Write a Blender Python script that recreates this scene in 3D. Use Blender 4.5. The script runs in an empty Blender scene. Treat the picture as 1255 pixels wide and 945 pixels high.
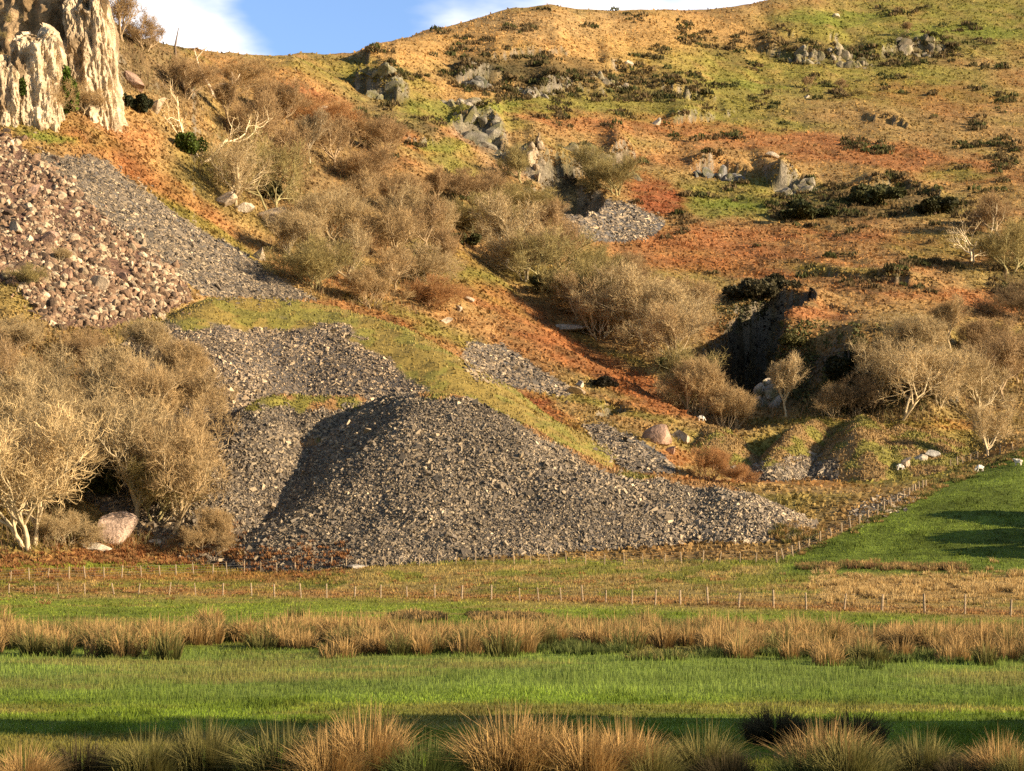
import bpy, math, random
import numpy as np
from mathutils import Vector

S = bpy.context.scene
C = S.collection
R = np.random.default_rng(7)

# ------------------------------------------------------------------ camera model (level camera, vertical shift)
F, CX, HY, EYE = 2600.0, 627.5, 680.0, 4.0      # focal length and horizon in photo pixels, eye height in metres
def wx(px, Y): return (px - CX) * Y / F
def wz(py, Y): return EYE + (HY - py) * Y / F

# ------------------------------------------------------------------ numpy noise
_lat = np.random.default_rng(3).random((16, 256, 256)).astype(np.float32)
def vnoise(x, y, seed=0):
    L = _lat[seed % 16]
    xi = np.floor(x).astype(np.int64); yi = np.floor(y).astype(np.int64)
    fx = x - xi; fy = y - yi
    fx = fx * fx * (3 - 2 * fx); fy = fy * fy * (3 - 2 * fy)
    a = L[xi & 255, yi & 255]; b = L[(xi + 1) & 255, yi & 255]
    c = L[xi & 255, (yi + 1) & 255]; d = L[(xi + 1) & 255, (yi + 1) & 255]
    return ((a * (1 - fx) + b * fx) * (1 - fy) + (c * (1 - fx) + d * fx) * fy) * 2 - 1
def fbm(x, y, octv=4, seed=0, gain=.5):
    s = 0; a = 1; t = 0
    for o in range(octv):
        s = s + a * vnoise(x * 2 ** o + 17.3 * o, y * 2 ** o - 9.1 * o, seed + o); t += a; a *= gain
    return s / t
def sstep(a, b, x):
    t = np.clip((x - a) / (b - a), 0, 1); return t * t * (3 - 2 * t)

# ------------------------------------------------------------------ the lie of the land: profiles (distance, row) per bearing
COLS = {
 -900: [(217,728),(228,705),(236,690),(262,570),(288,420),(360,190),(372,120),(400,40),(450,0),(600,0),(1150,60)],
 0:    [(217,728),(228,705),(236,690),(262,560),(288,400),(360,150),(372,70),(400,-10),(450,-50),(600,-40),(1150,60)],
 157:  [(217,728),(236,700),(242,690),(268,580),(300,400),(385,150),(402,85),(430,46),(470,55),(520,80),(1150,240)],
 220:  [(217,728),(238,700),(244,690),(270,570),(306,408),(390,190),(425,110),(480,66),(540,80),(620,100),(1150,240)],
 314:  [(217,728),(240,700),(246,690),(275,560),(315,420),(345,350),(400,240),(460,140),(540,66),(620,90),(1150,220)],
 471:  [(200,732),(232,695),(240,688),(285,560),(320,430),(360,360),(420,270),(480,190),(560,110),(640,52),(720,60),(1150,150)],
 627:  [(180,738),(232,690),(285,580),(325,480),(365,400),(440,300),(530,200),(650,100),(760,12),(860,30),(1150,110)],
 784:  [(165,743),(232,690),(270,590),(320,510),(400,400),(480,300),(580,200),(700,100),(800,12),(900,20),(1150,100)],
 900:  [(152,748),(228,690),(262,612),(298,590),(312,578),(326,515),(342,510),(390,420),(420,375),(490,300),(600,200),(735,100),(860,7),(940,14),(1150,60)],
 935:  [(150,749),(228,690),(262,612),(300,590),(316,560),(327,514),(346,510),(362,440),(400,395),(490,300),(600,200),(750,100),(880,3),(960,10),(1150,60)],
 965:  [(149,750),(227,690),(262,612),(300,592),(314,578),(328,513),(352,508),(356,402),(400,380),(490,300),(600,200),(750,100),(890,-4),(980,-8),(1150,30)],
 1060: [(146,751),(223,690),(258,609),(298,590),(313,576),(327,513),(338,508),(344,398),(398,380),(480,300),(600,200),(760,100),(910,0),(1000,-40),(1150,-50)],
 1130: [(144,752),(220,690),(258,606),(296,584),(316,560),(325,514),(331,509),(337,404),(398,385),(480,300),(600,200),(762,100),(920,0),(1015,-50),(1150,-60)],
 1180: [(143,753),(218,690),(258,603),(296,574),(316,556),(330,515),(345,500),(364,432),(402,395),(480,300),(600,200),(765,100),(925,0),(1030,-60),(1150,-70)],
 1255: [(142,753),(215,690),(260,600),(300,548),(330,515),(400,415),(480,300),(600,200),(770,100),(930,0),(1050,-70),(1150,-80)],
 2150: [(142,753),(215,690),(260,600),(300,548),(330,515),(400,415),(480,300),(600,200),(770,100),(930,0),(1050,-70),(1150,-80)],
}
TP = np.arange(-900, 2151, 5.0)
TY = np.exp(np.linspace(math.log(6), math.log(1150), 900))
prof = []
for k in COLS:
    p = COLS[k]
    ys = [6, p[0][0] * .85] + [q[0] for q in p]
    zs = [0, 0] + [wz(q[1], q[0]) for q in p]
    prof.append(np.interp(TY, ys, zs))
prof = np.array(prof)
ck = np.array(list(COLS), float)
ss = (TP - TP[0]) / 5
T = np.empty((len(TP), len(TY)))
idx = np.clip(np.searchsorted(ck, TP, side='right') - 1, 0, len(ck) - 2)
tt = ((TP - ck[idx]) / (ck[idx + 1] - ck[idx]))[:, None]; tt = tt * .4 + .6 * tt * tt * (3 - 2 * tt)
T = prof[idx] * (1 - tt) + prof[idx + 1] * tt
def blur(a, n, axis):
    k = np.hanning(2 * n + 3)[1:-1]; k /= k.sum()
    a = np.moveaxis(a, axis, 0); pad = np.concatenate([np.repeat(a[:1], n, 0), a, np.repeat(a[-1:], n, 0)])
    return np.moveaxis(sum(w * pad[i:i + len(a)] for i, w in enumerate(k)), 0, axis)
T3 = blur(blur(T, 3, 0), 5, 1); T12 = blur(blur(T, 14, 0), 5, 1)
kb = sstep(780, 860, TP)[:, None]; T = T12 * (1 - kb) + T3 * kb
# bring the crest onto the skyline
SKY = [(-900,0),(0,-50),(100,-10),(157,46),(200,56),(250,63),(300,66),(350,68),(400,67),(430,66),(471,53),(520,40),(560,30),(600,18),(632,10),(680,8),(750,13),(800,12),(870,11),(900,8),(940,1),(985,-12),(1098,-50),(1255,-75),(2150,-80)]
want = np.interp(TP, [s[0] for s in SKY], [s[1] for s in SKY])
PYT = HY - (T - EYE) / TY[None] * F
far = TY > 330
cm = np.where(far[None], PYT, 1e9)
crest_i = cm.argmin(1); crest_y = TY[crest_i]
dpy = want - cm.min(1)
wgt = sstep(.62, 1.0, TY[None] / crest_y[:, None])
T = T - (dpy[:, None] * wgt) * TY[None] / F

def table(px, Y):
    u = np.clip((px - TP[0]) / 5, 0, len(TP) - 1.001)
    v = np.clip((np.log(np.maximum(Y, 6)) - math.log(6)) / (math.log(1150) - math.log(6)) * (len(TY) - 1), 0, len(TY) - 1.001)
    i = u.astype(int); j = v.astype(int); fu = u - i; fv = v - j
    return (T[i, j] * (1 - fu) + T[i + 1, j] * fu) * (1 - fv) + (T[i, j + 1] * (1 - fu) + T[i + 1, j + 1] * fu) * fv

def segdist(x, y, pts):
    d = np.full(np.shape(x), 1e9)
    for (a, b), (c, e) in zip(pts[:-1], pts[1:]):
        L2 = (c - a) ** 2 + (e - b) ** 2
        t = np.clip(((x - a) * (c - a) + (y - b) * (e - b)) / L2, 0, 1)
        d = np.minimum(d, np.hypot(x - a - t * (c - a), y - b - t * (e - b)))
    return d
def pl(*q): return [(wx(p, Y), Y) for p, Y in q]
# ravines cut into the hillside: (path, half width, depth, steepness of its sides)
CUTS = [
 (pl((560,455),(630,415),(700,385),(770,365),(850,345),(895,335)), 13, 3.2, 0.0),      # wooded gully
 (pl((899,354),(903,370),(926,388),(955,412)), 8.0, 21, .76),                             # black quarry cleft
 (pl((676,494),(688,506),(706,524)), 8, 15, .72),                                        # hollow under the little cliff
 (pl((742,318),(756,322)), 3.0, 3.0, .2),
 (pl((955,318),(935,300)), 4.5, 2.2, .1),
]
def tabY(px, py):
    row = np.minimum.accumulate(HY - (table(np.full(len(TY), float(px)), TY) - EYE) / TY * F)
    return float(TY[min(np.searchsorted(-row, -py), len(TY) - 1)])
SCARPS = []
for h_, L_, q_ in [(6.5, 30, ((548,150),(600,168),(645,200))), (9, 34, ((628,205),(660,214),(700,214),(745,206),(782,196))), (4.5, 22, ((838,214),(880,210),(935,218))), (6, 24, ((942,232),(985,230),(1020,236))),
  (3.5, 20, ((1025,240),(1100,230),(1175,244))), (7, 30, ((556,100),(600,96),(645,108))), (5, 26, ((648,116),(700,110),(745,120))), (4, 24, ((590,76),(700,72))), (5, 26, ((925,64),(985,74),(1050,82))),
  (5, 26, ((1045,74),(1130,64),(1205,70))), (3.5, 24, ((950,46),(1045,54))), (3.5, 22, ((795,112),(885,128))), (3, 22, ((815,152),(905,142))), (5, 24, ((428,100),(500,126))), (4, 22, ((440,80),(495,88))),
  (3.2, 18, ((995,338),(1090,348),(1165,362))), (2.2, 14, ((955,378),(1085,386))), (3, 18, ((1060,150),(1120,158))), (3.5, 20, ((735,82),(800,92))), (3, 16, ((340,150),(410,170))), (3, 14, ((470,170),(540,180)))]:
    SCARPS.append((h_, L_, np.array([(wx(a, tabY(a, b)), tabY(a, b)) for a, b in q_])))
def H_base(x, Y):
    x = np.asarray(x, float); Y = np.asarray(Y, float); x, Y = np.broadcast_arrays(x, Y)
    px = CX + F * x / np.maximum(Y, 1)
    z = table(px, Y)
    hill = sstep(236, 270, Y) * (1 - .75 * sstep(930, 1060, px) * (1 - sstep(320, 345, Y)))
    crest = 1 - .6 * sstep(500, 800, Y)
    z = z + hill * crest * (1.5 * fbm(x / 30, Y / 38, 3, 1) + .45 * fbm(x / 6, Y / 9, 3, 4) + .22 * fbm(x / 1.7, Y / 2.4, 2, 9))
    z = z + sstep(380, 520, Y) * (1.3 * np.maximum(0, fbm(x / 16, Y / 22, 3, 6)) ** 1.3)
    z = z + (1 - sstep(225, 250, Y)) * (.10 * fbm(x / 3, Y / 4, 3, 8) + .16 * fbm(x / 14, Y / 12, 2, 5))
    for h_, L_, q_ in SCARPS:
        w0, w1 = q_[0, 0], q_[-1, 0]
        yl = np.interp(x, q_[:, 0], q_[:, 1])
        m = (x > w0 - 4) & (x < w1 + 4) & (np.abs(Y - yl) < 5 * L_)
        if not m.any(): continue
        xm, ym = x[m], Y[m]
        t = (xm - w0) / (w1 - w0)
        jag = 2.6 * fbm(xm / 5, ym / 9, 3, 7) + .9 * vnoise(xm / 1.3, ym / 2, 3)
        d = ym - yl[m] + jag
        hh = h_ * np.clip(sstep(-.02, .2, t) * (1 - sstep(.8, 1.02, t)) * (.75 + .7 * vnoise(xm / 6, yl[m] / 50, 4)), 0, 2)
        up = .55 * sstep(-.7, .7, d) + .45 * sstep(.8, 2.0, d + 1.2 * vnoise(xm / 3, ym / 5, 9))
        z[m] += hh * (up * np.exp(-np.maximum(d, 0) / L_) - .25 * np.exp(-(d / (L_ * .35)) ** 2) * (d < 0))
    dr = segdist(x, Y, pl((938, 356), (962, 380), (985, 410)))
    z = z + 2.0 * (1 - sstep(2.5, 9, dr)) * (1 + .3 * vnoise(x / 2.5, Y / 3, 6))
    for pth, hw, dep, st in CUTS:
        d = segdist(x + 1.6 * vnoise(x / 4, Y / 5, 2), Y + 1.6 * vnoise(x / 4 + 7, Y / 5, 5), pth)
        z = z - dep * (1 - sstep(hw * st, hw, d))
    return z

# ------------------------------------------------------------------ tips: crest lines and angle of repose
def crest(*q):
    P = np.array([(wx(a, Y), Y, wz(b, Y)) for a, b, Y in q])
    out = []
    for A, B in zip(P[:-1], P[1:]):
        n = max(2, int(np.linalg.norm(B - A) / .8))
        out += [A + (B - A) * t for t in np.linspace(0, 1, n, endpoint=False)]
    return np.array(out + [P[-1]])
HEAPS = {
 'main': (crest((492,487,284),(492,483,268),(520,483,263),(560,488,262),(640,524,257),(735,573,252),(800,584,251),(870,592,250),(925,606,245)), .76, 1.6, .30),
 'lobe': (crest((306,496,270),(318,490,273),(345,485,276),(430,487,277)), .82, 2.0, .35),
 'mid':  (crest((236,376,306),(262,366,312),(330,366,316),(398,376,316),(470,398,308),(540,440,298),(592,478,290)), .62, 2.5, .25),
 'spur_a': (crest((846,516,332),(872,520,324),(884,534,312)), .75, 1.5, .4),
 'spur_b': (crest((1006,513,334),(990,515,324),(972,530,311),(944,572,299)), .95, .8, .4),
 'spur_c': (crest((1062,511,334),(1056,512,322),(1060,530,308),(1072,570,298)), .72, 1.3, .4),
 'spur_d': (crest((1110,516,334),(1106,524,322),(1112,548,308)), .42, 2.0, .4),
}
def H_heap(name, x, Y):
    pts, slope, rr, amp = HEAPS[name]
    x = np.asarray(x, float); Y = np.asarray(Y, float)
    h = np.full(x.shape, -1e9)
    near = (x > pts[:, 0].min() - 60) & (x < pts[:, 0].max() + 60) & (Y > pts[:, 1].min() - 60) & (Y < pts[:, 1].max() + 60)
    xs, ys = x[near], Y[near]
    xs2 = xs + 1.5 * vnoise(xs / 9, ys / 9, 11); ys2 = ys + 1.5 * vnoise(xs / 9, ys / 9, 12)
    hh = np.full(xs.shape, -1e9)
    for (a, b, c) in pts:
        d2 = (xs2 - a) ** 2 + (ys2 - b) ** 2
        hh = np.maximum(hh, c - slope * (np.sqrt(d2 + rr * rr) - rr))
    h[near] = hh + amp * fbm(xs / 2.2, ys / 2.2, 3, 13) + .35 * fbm(xs / 11, ys / 11, 2, 14)
    return h
def H_all(x, Y):
    z = H_base(x, Y)
    for k in HEAPS: z = np.maximum(z, H_heap(k, x, Y))
    return z

# ------------------------------------------------------------------ terrain grid and ray table
gp = np.concatenate([np.arange(-900, -150, 15.0), np.arange(-150, 1406, 2.0), np.arange(1420, 2151, 15.0)])
gy = np.concatenate([np.linspace(6, 38, 24, endpoint=False), np.exp(np.linspace(math.log(38), math.log(1150), 800))])
GX = (gp[:, None] - CX) * gy[None] / F; GY = np.broadcast_to(gy[None], GX.shape).copy()
GZ = H_base(GX, GY)
GA = GZ.copy()
for k in HEAPS: GA = np.maximum(GA, H_heap(k, GX, GY))
GPY = HY - (GZ - EYE) / GY * F
VIS = np.minimum.accumulate(HY - (GA - EYE) / GY * F, axis=1)
def hit(px, py):
    """where the line of sight through a photo pixel meets the land"""
    i = int(np.clip(np.searchsorted(gp, px), 0, len(gp) - 1))
    j = int(np.searchsorted(-VIS[i], -py))
    j = min(max(j, 1), len(gy) - 1)
    a, b = VIS[i, j - 1], VIS[i, j]
    t = 0 if a - b < 1e-6 else min(max((a - py) / (a - b), 0), 1)
    Y = gy[j - 1] + (gy[j] - gy[j - 1]) * t
    x = wx(px, Y)
    return x, Y, float(H_all(np.array([x]), np.array([Y]))[0])
def hits(px, py):
    X = np.empty(len(px)); Yv = np.empty(len(px)); ok = np.zeros(len(px), bool)
    ii = np.clip(np.searchsorted(gp, px), 0, len(gp) - 1)
    order = np.argsort(ii); st = np.searchsorted(ii[order], np.arange(len(gp) + 1))
    for i in range(len(gp)):
        o = order[st[i]:st[i + 1]]
        if len(o) == 0: continue
        v = -VIS[i]; q = -py[o]
        j = np.clip(np.searchsorted(v, q), 1, len(gy) - 1)
        dv = v[j] - v[j - 1]
        t = np.clip((q - v[j - 1]) / np.maximum(dv, 1e-6), 0, 1)
        Yv[o] = gy[j - 1] + (gy[j] - gy[j - 1]) * t
        ok[o] = q < v[-1] - .5
    return wx(px, Yv), Yv, ok

# ------------------------------------------------------------------ ground cover (albedo) laid over the land
def sr(r, g, b):
    f = lambda c: ((c / 255 + .055) / 1.055) ** 2.4 if c > 10 else c / 255 / 12.92
    return np.array([f(r), f(g), f(b)])
COL = {
 'straw': (.46, .28, .10), 'pale': (.47, .32, .15), 'olive': (.23, .21, .045), 'green': (.16, .21, .028), 'bright': (.18, .255, .024),
 'bracken': (.35, .15, .056), 'rust': (.32, .12, .04), 'red': (.29, .095, .038), 'tan': (.36, .235, .09), 'brown': (.23, .16, .075),
 'heath': (.085, .07, .03), 'dark': (.035, .032, .02), 'moss': (.23, .20, .042), 'rock': (.26, .235, .20), 'slate': (.15, .14, .13), 'painted_shade': (.028, .025, .021), 'rubble': (.17,.10,.07),  # the near-black tone puts shade into the colour of cleft and hollow
}
COL = {k: np.array(v) for k, v in COL.items()}
#  cx, cy, rx, ry, tilt (deg, + runs down to the right), colour, strength
COVER = [
 (760,60,300,60,3,'straw',.9),(520,55,150,22,-14,'straw',.9),(690,30,120,20,0,'pale',.5),(870,45,130,30,8,'straw',.7),
 (1150,30,230,45,0,'olive',1),(1000,95,260,40,4,'olive',.95),(930,112,90,10,6,'green',.8),(1180,40,90,10,0,'green',.6),(1020,22,90,10,0,'green',.6),
 (1060,150,260,30,8,'tan',.8),(1150,120,120,20,5,'bracken',.5),(890,150,160,14,3,'olive',.9),(830,125,170,22,3,'olive',.9),
 (640,92,105,28,0,'heath',.75),(720,100,160,26,3,'heath',.5),(600,82,60,24,0,'heath',.8),(880,62,60,14,25,'heath',.4),(960,60,70,14,10,'heath',.5),(1060,70,120,14,0,'heath',.55),(1160,55,60,10,0,'heath',.5),
 (560,112,100,14,0,'straw',.6),(660,128,110,12,0,'olive',.9),(600,150,60,14,0,'moss',.6),(700,150,90,12,10,'bracken',.7),(640,135,90,7,5,'green',.6),
 (960,175,280,18,7,'bracken',.85),(1120,200,200,22,9,'bracken',.8),(900,195,170,10,6,'straw',.6),(1130,222,140,10,10,'straw',.55),
 (930,240,120,28,2,'olive',.9),(880,255,80,16,0,'green',.7),(1060,250,120,22,0,'heath',.65),(1000,262,60,12,0,'dark',.6),(1150,252,40,12,0,'dark',.5),(1180,215,60,10,0,'olive',.8),
 (805,240,48,26,20,'red',.95),(780,220,40,14,20,'rust',.7),
 (980,300,270,26,3,'bracken',.95),(830,310,110,22,5,'bracken',.8),(900,330,120,14,4,'rust',.7),(1080,310,130,14,3,'tan',.6),(1160,300,90,18,0,'olive',.6),(1040,335,70,9,2,'olive',.8),
 (1100,352,130,14,6,'bracken',.8),(990,383,80,12,2,'bracken',.95),(1090,385,60,12,4,'tan',.7),(1200,370,80,20,0,'rust',.7),(1060,350,90,6,6,'heath',.6),
 (470,105,75,30,15,'olive',.85),(400,85,90,14,4,'moss',.7),(330,95,100,18,12,'bracken',.75),(300,80,80,10,8,'straw',.4),(395,118,40,10,20,'red',.7),
 (480,150,90,26,30,'brown',.5),(540,140,60,16,5,'green',.7),(520,155,30,10,0,'heath',.7),(500,170,60,14,30,'rust',.8),(560,200,50,20,20,'olive',.8),(545,180,40,10,0,'green',.6),
 (350,180,130,70,35,'tan',.8),(420,250,120,60,38,'brown',.6),(500,300,110,50,35,'tan',.7),(440,290,80,16,35,'rust',.35),
 (560,330,110,22,34,'olive',.7),(600,345,80,12,36,'moss',.8),(545,300,60,14,30,'bracken',.5),
 (650,400,120,26,32,'bracken',.85),(720,440,120,22,28,'rust',.75),(800,480,90,18,22,'rust',.85),(850,495,50,8,16,'bracken',.8),(600,385,80,10,20,'tan',.6),(740,425,80,6,26,'moss',.6),
 (510,400,130,14,22,'moss',.7),(430,385,90,10,12,'bracken',.7),(520,420,90,12,30,'bracken',.7),
 (640,488,44,10,8,'red',.95),(690,515,40,10,32,'rust',.9),(740,548,70,10,34,'moss',.85),(700,490,60,8,10,'olive',.6),(770,505,70,9,10,'moss',.8),(800,500,60,7,6,'rust',.7),
 (860,540,60,16,10,'olive',.6),(830,560,40,10,0,'rust',.7),(880,588,70,6,0,'rust',.7),(990,590,90,6,3,'bracken',.8),
 (60,160,110,16,14,'moss',.8),(130,185,80,12,28,'bracken',.75),(215,235,110,18,36,'rust',.6),(255,285,110,12,38,'moss',.8),(330,335,60,9,38,'tan',.7),(60,168,40,6,10,'green',.7),
 (90,50,130,80,0,'brown',.9),(200,95,70,40,30,'brown',.8),(180,130,60,24,20,'tan',.6),
 (40,440,110,60,0,'tan',.8),(120,560,160,120,0,'tan',.75),(90,640,150,30,0,'moss',.35),(130,690,210,16,-2,'bracken',.9),(200,675,120,12,4,'rust',.7),
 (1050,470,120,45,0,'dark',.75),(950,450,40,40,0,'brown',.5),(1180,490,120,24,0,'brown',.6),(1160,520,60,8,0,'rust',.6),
 (1040,520,160,6,0,'moss',.9),(1000,560,160,30,0,'moss',.85),(1090,575,120,24,0,'olive',.8),
 (692,222,26,22,-20,'painted_shade',.9),(640,200,60,22,20,'rock',.35),(590,165,40,18,10,'rock',.35),  # first patch paints shade into the hollow
 (1240,345,30,20,0,'heath',.6),(1120,445,90,26,0,'brown',.6),
]
def inpoly(px, py, poly):
    r = np.zeros(px.shape, bool); n = len(poly); j = n - 1
    for i in range(n):
        (xi, yi), (xj, yj) = poly[i], poly[j]
        c = ((yi > py) != (yj > py)) & (px < (xj - xi) * (py - yi) / (yj - yi + 1e-9) + xi); r ^= c; j = i
    return r

bare = [[(45,188),(130,198),(228,272),(300,316),(388,368),(330,366),(250,362),(225,345),(150,288),(70,215)], [(690,262),(730,243),(775,250),(818,272),(800,290),(740,296),(695,290)],
        [(575,420),(615,425),(705,480),(690,488),(640,475),(585,470),(565,440)], [(712,520),(745,522),(822,566),(828,580),(770,578),(740,555)],
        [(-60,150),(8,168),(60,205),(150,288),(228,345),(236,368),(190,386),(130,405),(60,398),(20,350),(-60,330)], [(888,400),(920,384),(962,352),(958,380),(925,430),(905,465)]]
def cover(px, py, x, Y):
    wob = fbm(x / 9, Y / 12, 3, 2); wob2 = fbm(x / 9 + 40, Y / 12, 3, 5)
    X = px + 16 * wob; P = py + 8 * wob2
    n = fbm(x / 14, Y / 20, 4, 10)[..., None]
    c = np.where(n > 0, COL['tan'] * (1 - n) + COL['olive'] * n, COL['tan'] * (1 + n) - COL['bracken'] * n)
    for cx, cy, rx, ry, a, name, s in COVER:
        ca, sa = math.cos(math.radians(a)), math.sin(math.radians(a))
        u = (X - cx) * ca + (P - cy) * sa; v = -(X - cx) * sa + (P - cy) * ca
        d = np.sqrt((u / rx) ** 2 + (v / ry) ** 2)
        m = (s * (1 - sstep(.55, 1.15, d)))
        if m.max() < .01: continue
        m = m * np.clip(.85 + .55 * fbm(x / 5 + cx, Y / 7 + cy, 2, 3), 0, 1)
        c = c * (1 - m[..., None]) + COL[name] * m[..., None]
    # mixed growth inside every patch
    k = fbm(x / 3.1, Y / 4.6, 3, 7)[..., None]
    c = c * (1 + .42 * k)
    g = sstep(.28, .6, fbm(x / 4.2 + 90, Y / 6.5, 3, 12))[..., None] * .32
    c = c * (1 - g) + COL['heath'] * 1.25 * g
    for b, nm in zip(bare, ('slate','slate','slate','slate','rubble','painted_shade')):
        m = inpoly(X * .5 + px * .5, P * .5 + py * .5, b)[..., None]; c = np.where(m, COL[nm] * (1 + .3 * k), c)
    return c
def cover_field(px, py, x, Y):
    n = fbm(x / 5, Y / 7, 4, 6)[..., None]; n2 = fbm(x / 1.3, Y / 1.9, 3, 2)[..., None]
    c = COL['bright'] * (1 + .28 * n + .25 * n2)
    pale = sstep(790, 800, py) * (1 - sstep(838, 866, py + 14 * n[..., 0]))
    c = c * (1 - .5 * pale[..., None]) + np.array([.19, .25, .055]) * .5 * pale[..., None]
    far = (1 - sstep(740, 765, py))[..., None] * .5
    c = c * (1 - far) + np.array([.26, .28, .04]) * far
    dry = sstep(.05, .45, fbm(x / 8 + 3, Y / 5, 3, 1))[..., None] * .45
    c = c * (1 - dry) + COL['straw'] * .8 * dry
    rushline = (np.exp(-((py - 778 - 7 * vnoise(x / 9, Y / 9, 3)) / 15) ** 2))[..., None]
    c = c * (1 - rushline * .8) + np.array([.12, .085, .035]) * rushline * .8
    nf = near_fence_row(px); ff = far_fence_row(px)
    bet = (sstep(-14, 2, nf - py) * sstep(-6, 4, py - ff))[..., None]
    m = fbm(x / 5 + 11, Y / 9, 3, 8)[..., None]
    mix = np.where(m > .0, COL['olive'] * 1.1, COL['tan'] * 1.1)
    c = c * (1 - .75 * bet) + mix * .75 * bet
    rb = np.exp(-((py - nf + 3) / 5) ** 2)[..., None] * .5
    c = c * (1 - rb) + COL['bracken'] * rb
    rightg = (sstep(930, 985, px + (py - 690) * 1.2) * (1 - sstep(700, 712, py)))[..., None]
    c = c * (1 - rightg) + np.array([.15, .20, .028]) * (1 + .5 * n + .3 * n2) * rightg
    st = (sstep(985, 1030, px + 10 * n[..., 0]) * np.exp(-((py - 722 - 4 * n[..., 0]) / 17) ** 4))[..., None] * .85
    c = c * (1 - st) + COL['straw'] * st
    sc = ((1 - sstep(350, 450, px)) * sstep(-16, 2, py - 706) * (1 - sstep(708, 716, py)))[..., None] * .7
    c = c * (1 - sc) + COL['bracken'] * sc
    return c
def near_fence_row(px): return np.interp(px, [-200, 0, 300, 627, 900, 1255, 1500], [724, 726, 729, 735, 743, 755, 762])
def far_fence_row(px): return np.interp(px, [-200, 0, 150, 300, 430, 600, 800, 950, 1500], [716, 714, 708, 703, 694, 691, 691, 689, 689])
def edge_row(px): return np.interp(px, [-900, 0, 300, 430, 950, 1000, 1060, 1120, 1170, 1255, 2150], [690, 690, 690, 688, 687, 668, 640, 612, 585, 556, 540])

# ------------------------------------------------------------------ mesh and material helpers
def mesh(name, V, faces, col=None, mat=None, smooth=False, parent=None):
    me = bpy.data.meshes.new(name)
    V = np.asarray(V, np.float32)
    fl = faces if isinstance(faces, list) else [faces]
    fl = [np.asarray(f, np.int32) for f in fl if len(f)]
    nl = sum(f.size for f in fl); nf = sum(len(f) for f in fl)
    me.vertices.add(len(V)); me.vertices.foreach_set('co', V.ravel())
    me.loops.add(nl); me.loops.foreach_set('vertex_index', np.concatenate([f.ravel() for f in fl]))
    tot = np.concatenate([np.full(len(f), f.shape[1], np.int32) for f in fl])
    me.polygons.add(nf); me.polygons.foreach_set('loop_start', np.concatenate([[0], np.cumsum(tot)[:-1]]).astype(np.int32))
    me.polygons.foreach_set('use_smooth', np.full(nf, smooth, bool))
    me.update(calc_edges=True)
    if col is not None:
        at = me.color_attributes.new('col', 'FLOAT_COLOR', 'POINT')
        c4 = np.ones((len(V), 4), np.float32); c4[:, :3] = np.clip(col, 0, 1)
        at.data.foreach_set('color', c4.ravel())
    if mat: me.materials.append(mat)
    o = bpy.data.objects.new(name, me); C.objects.link(o)
    if parent: o.parent = parent
    return o
def tag(o, label=None, cat=None, group=None, kind=None):
    if label: o['label'] = label
    if cat: o['category'] = cat
    if group: o['group'] = group
    if kind: o['kind'] = kind
    return o
def empty(name, loc, rz=0, sc=1):
    o = bpy.data.objects.new(name, None); C.objects.link(o); o.empty_display_size = .3
    o.location = loc; o.rotation_euler = (0, 0, rz); o.scale = (sc, sc, sc); return o

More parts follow.
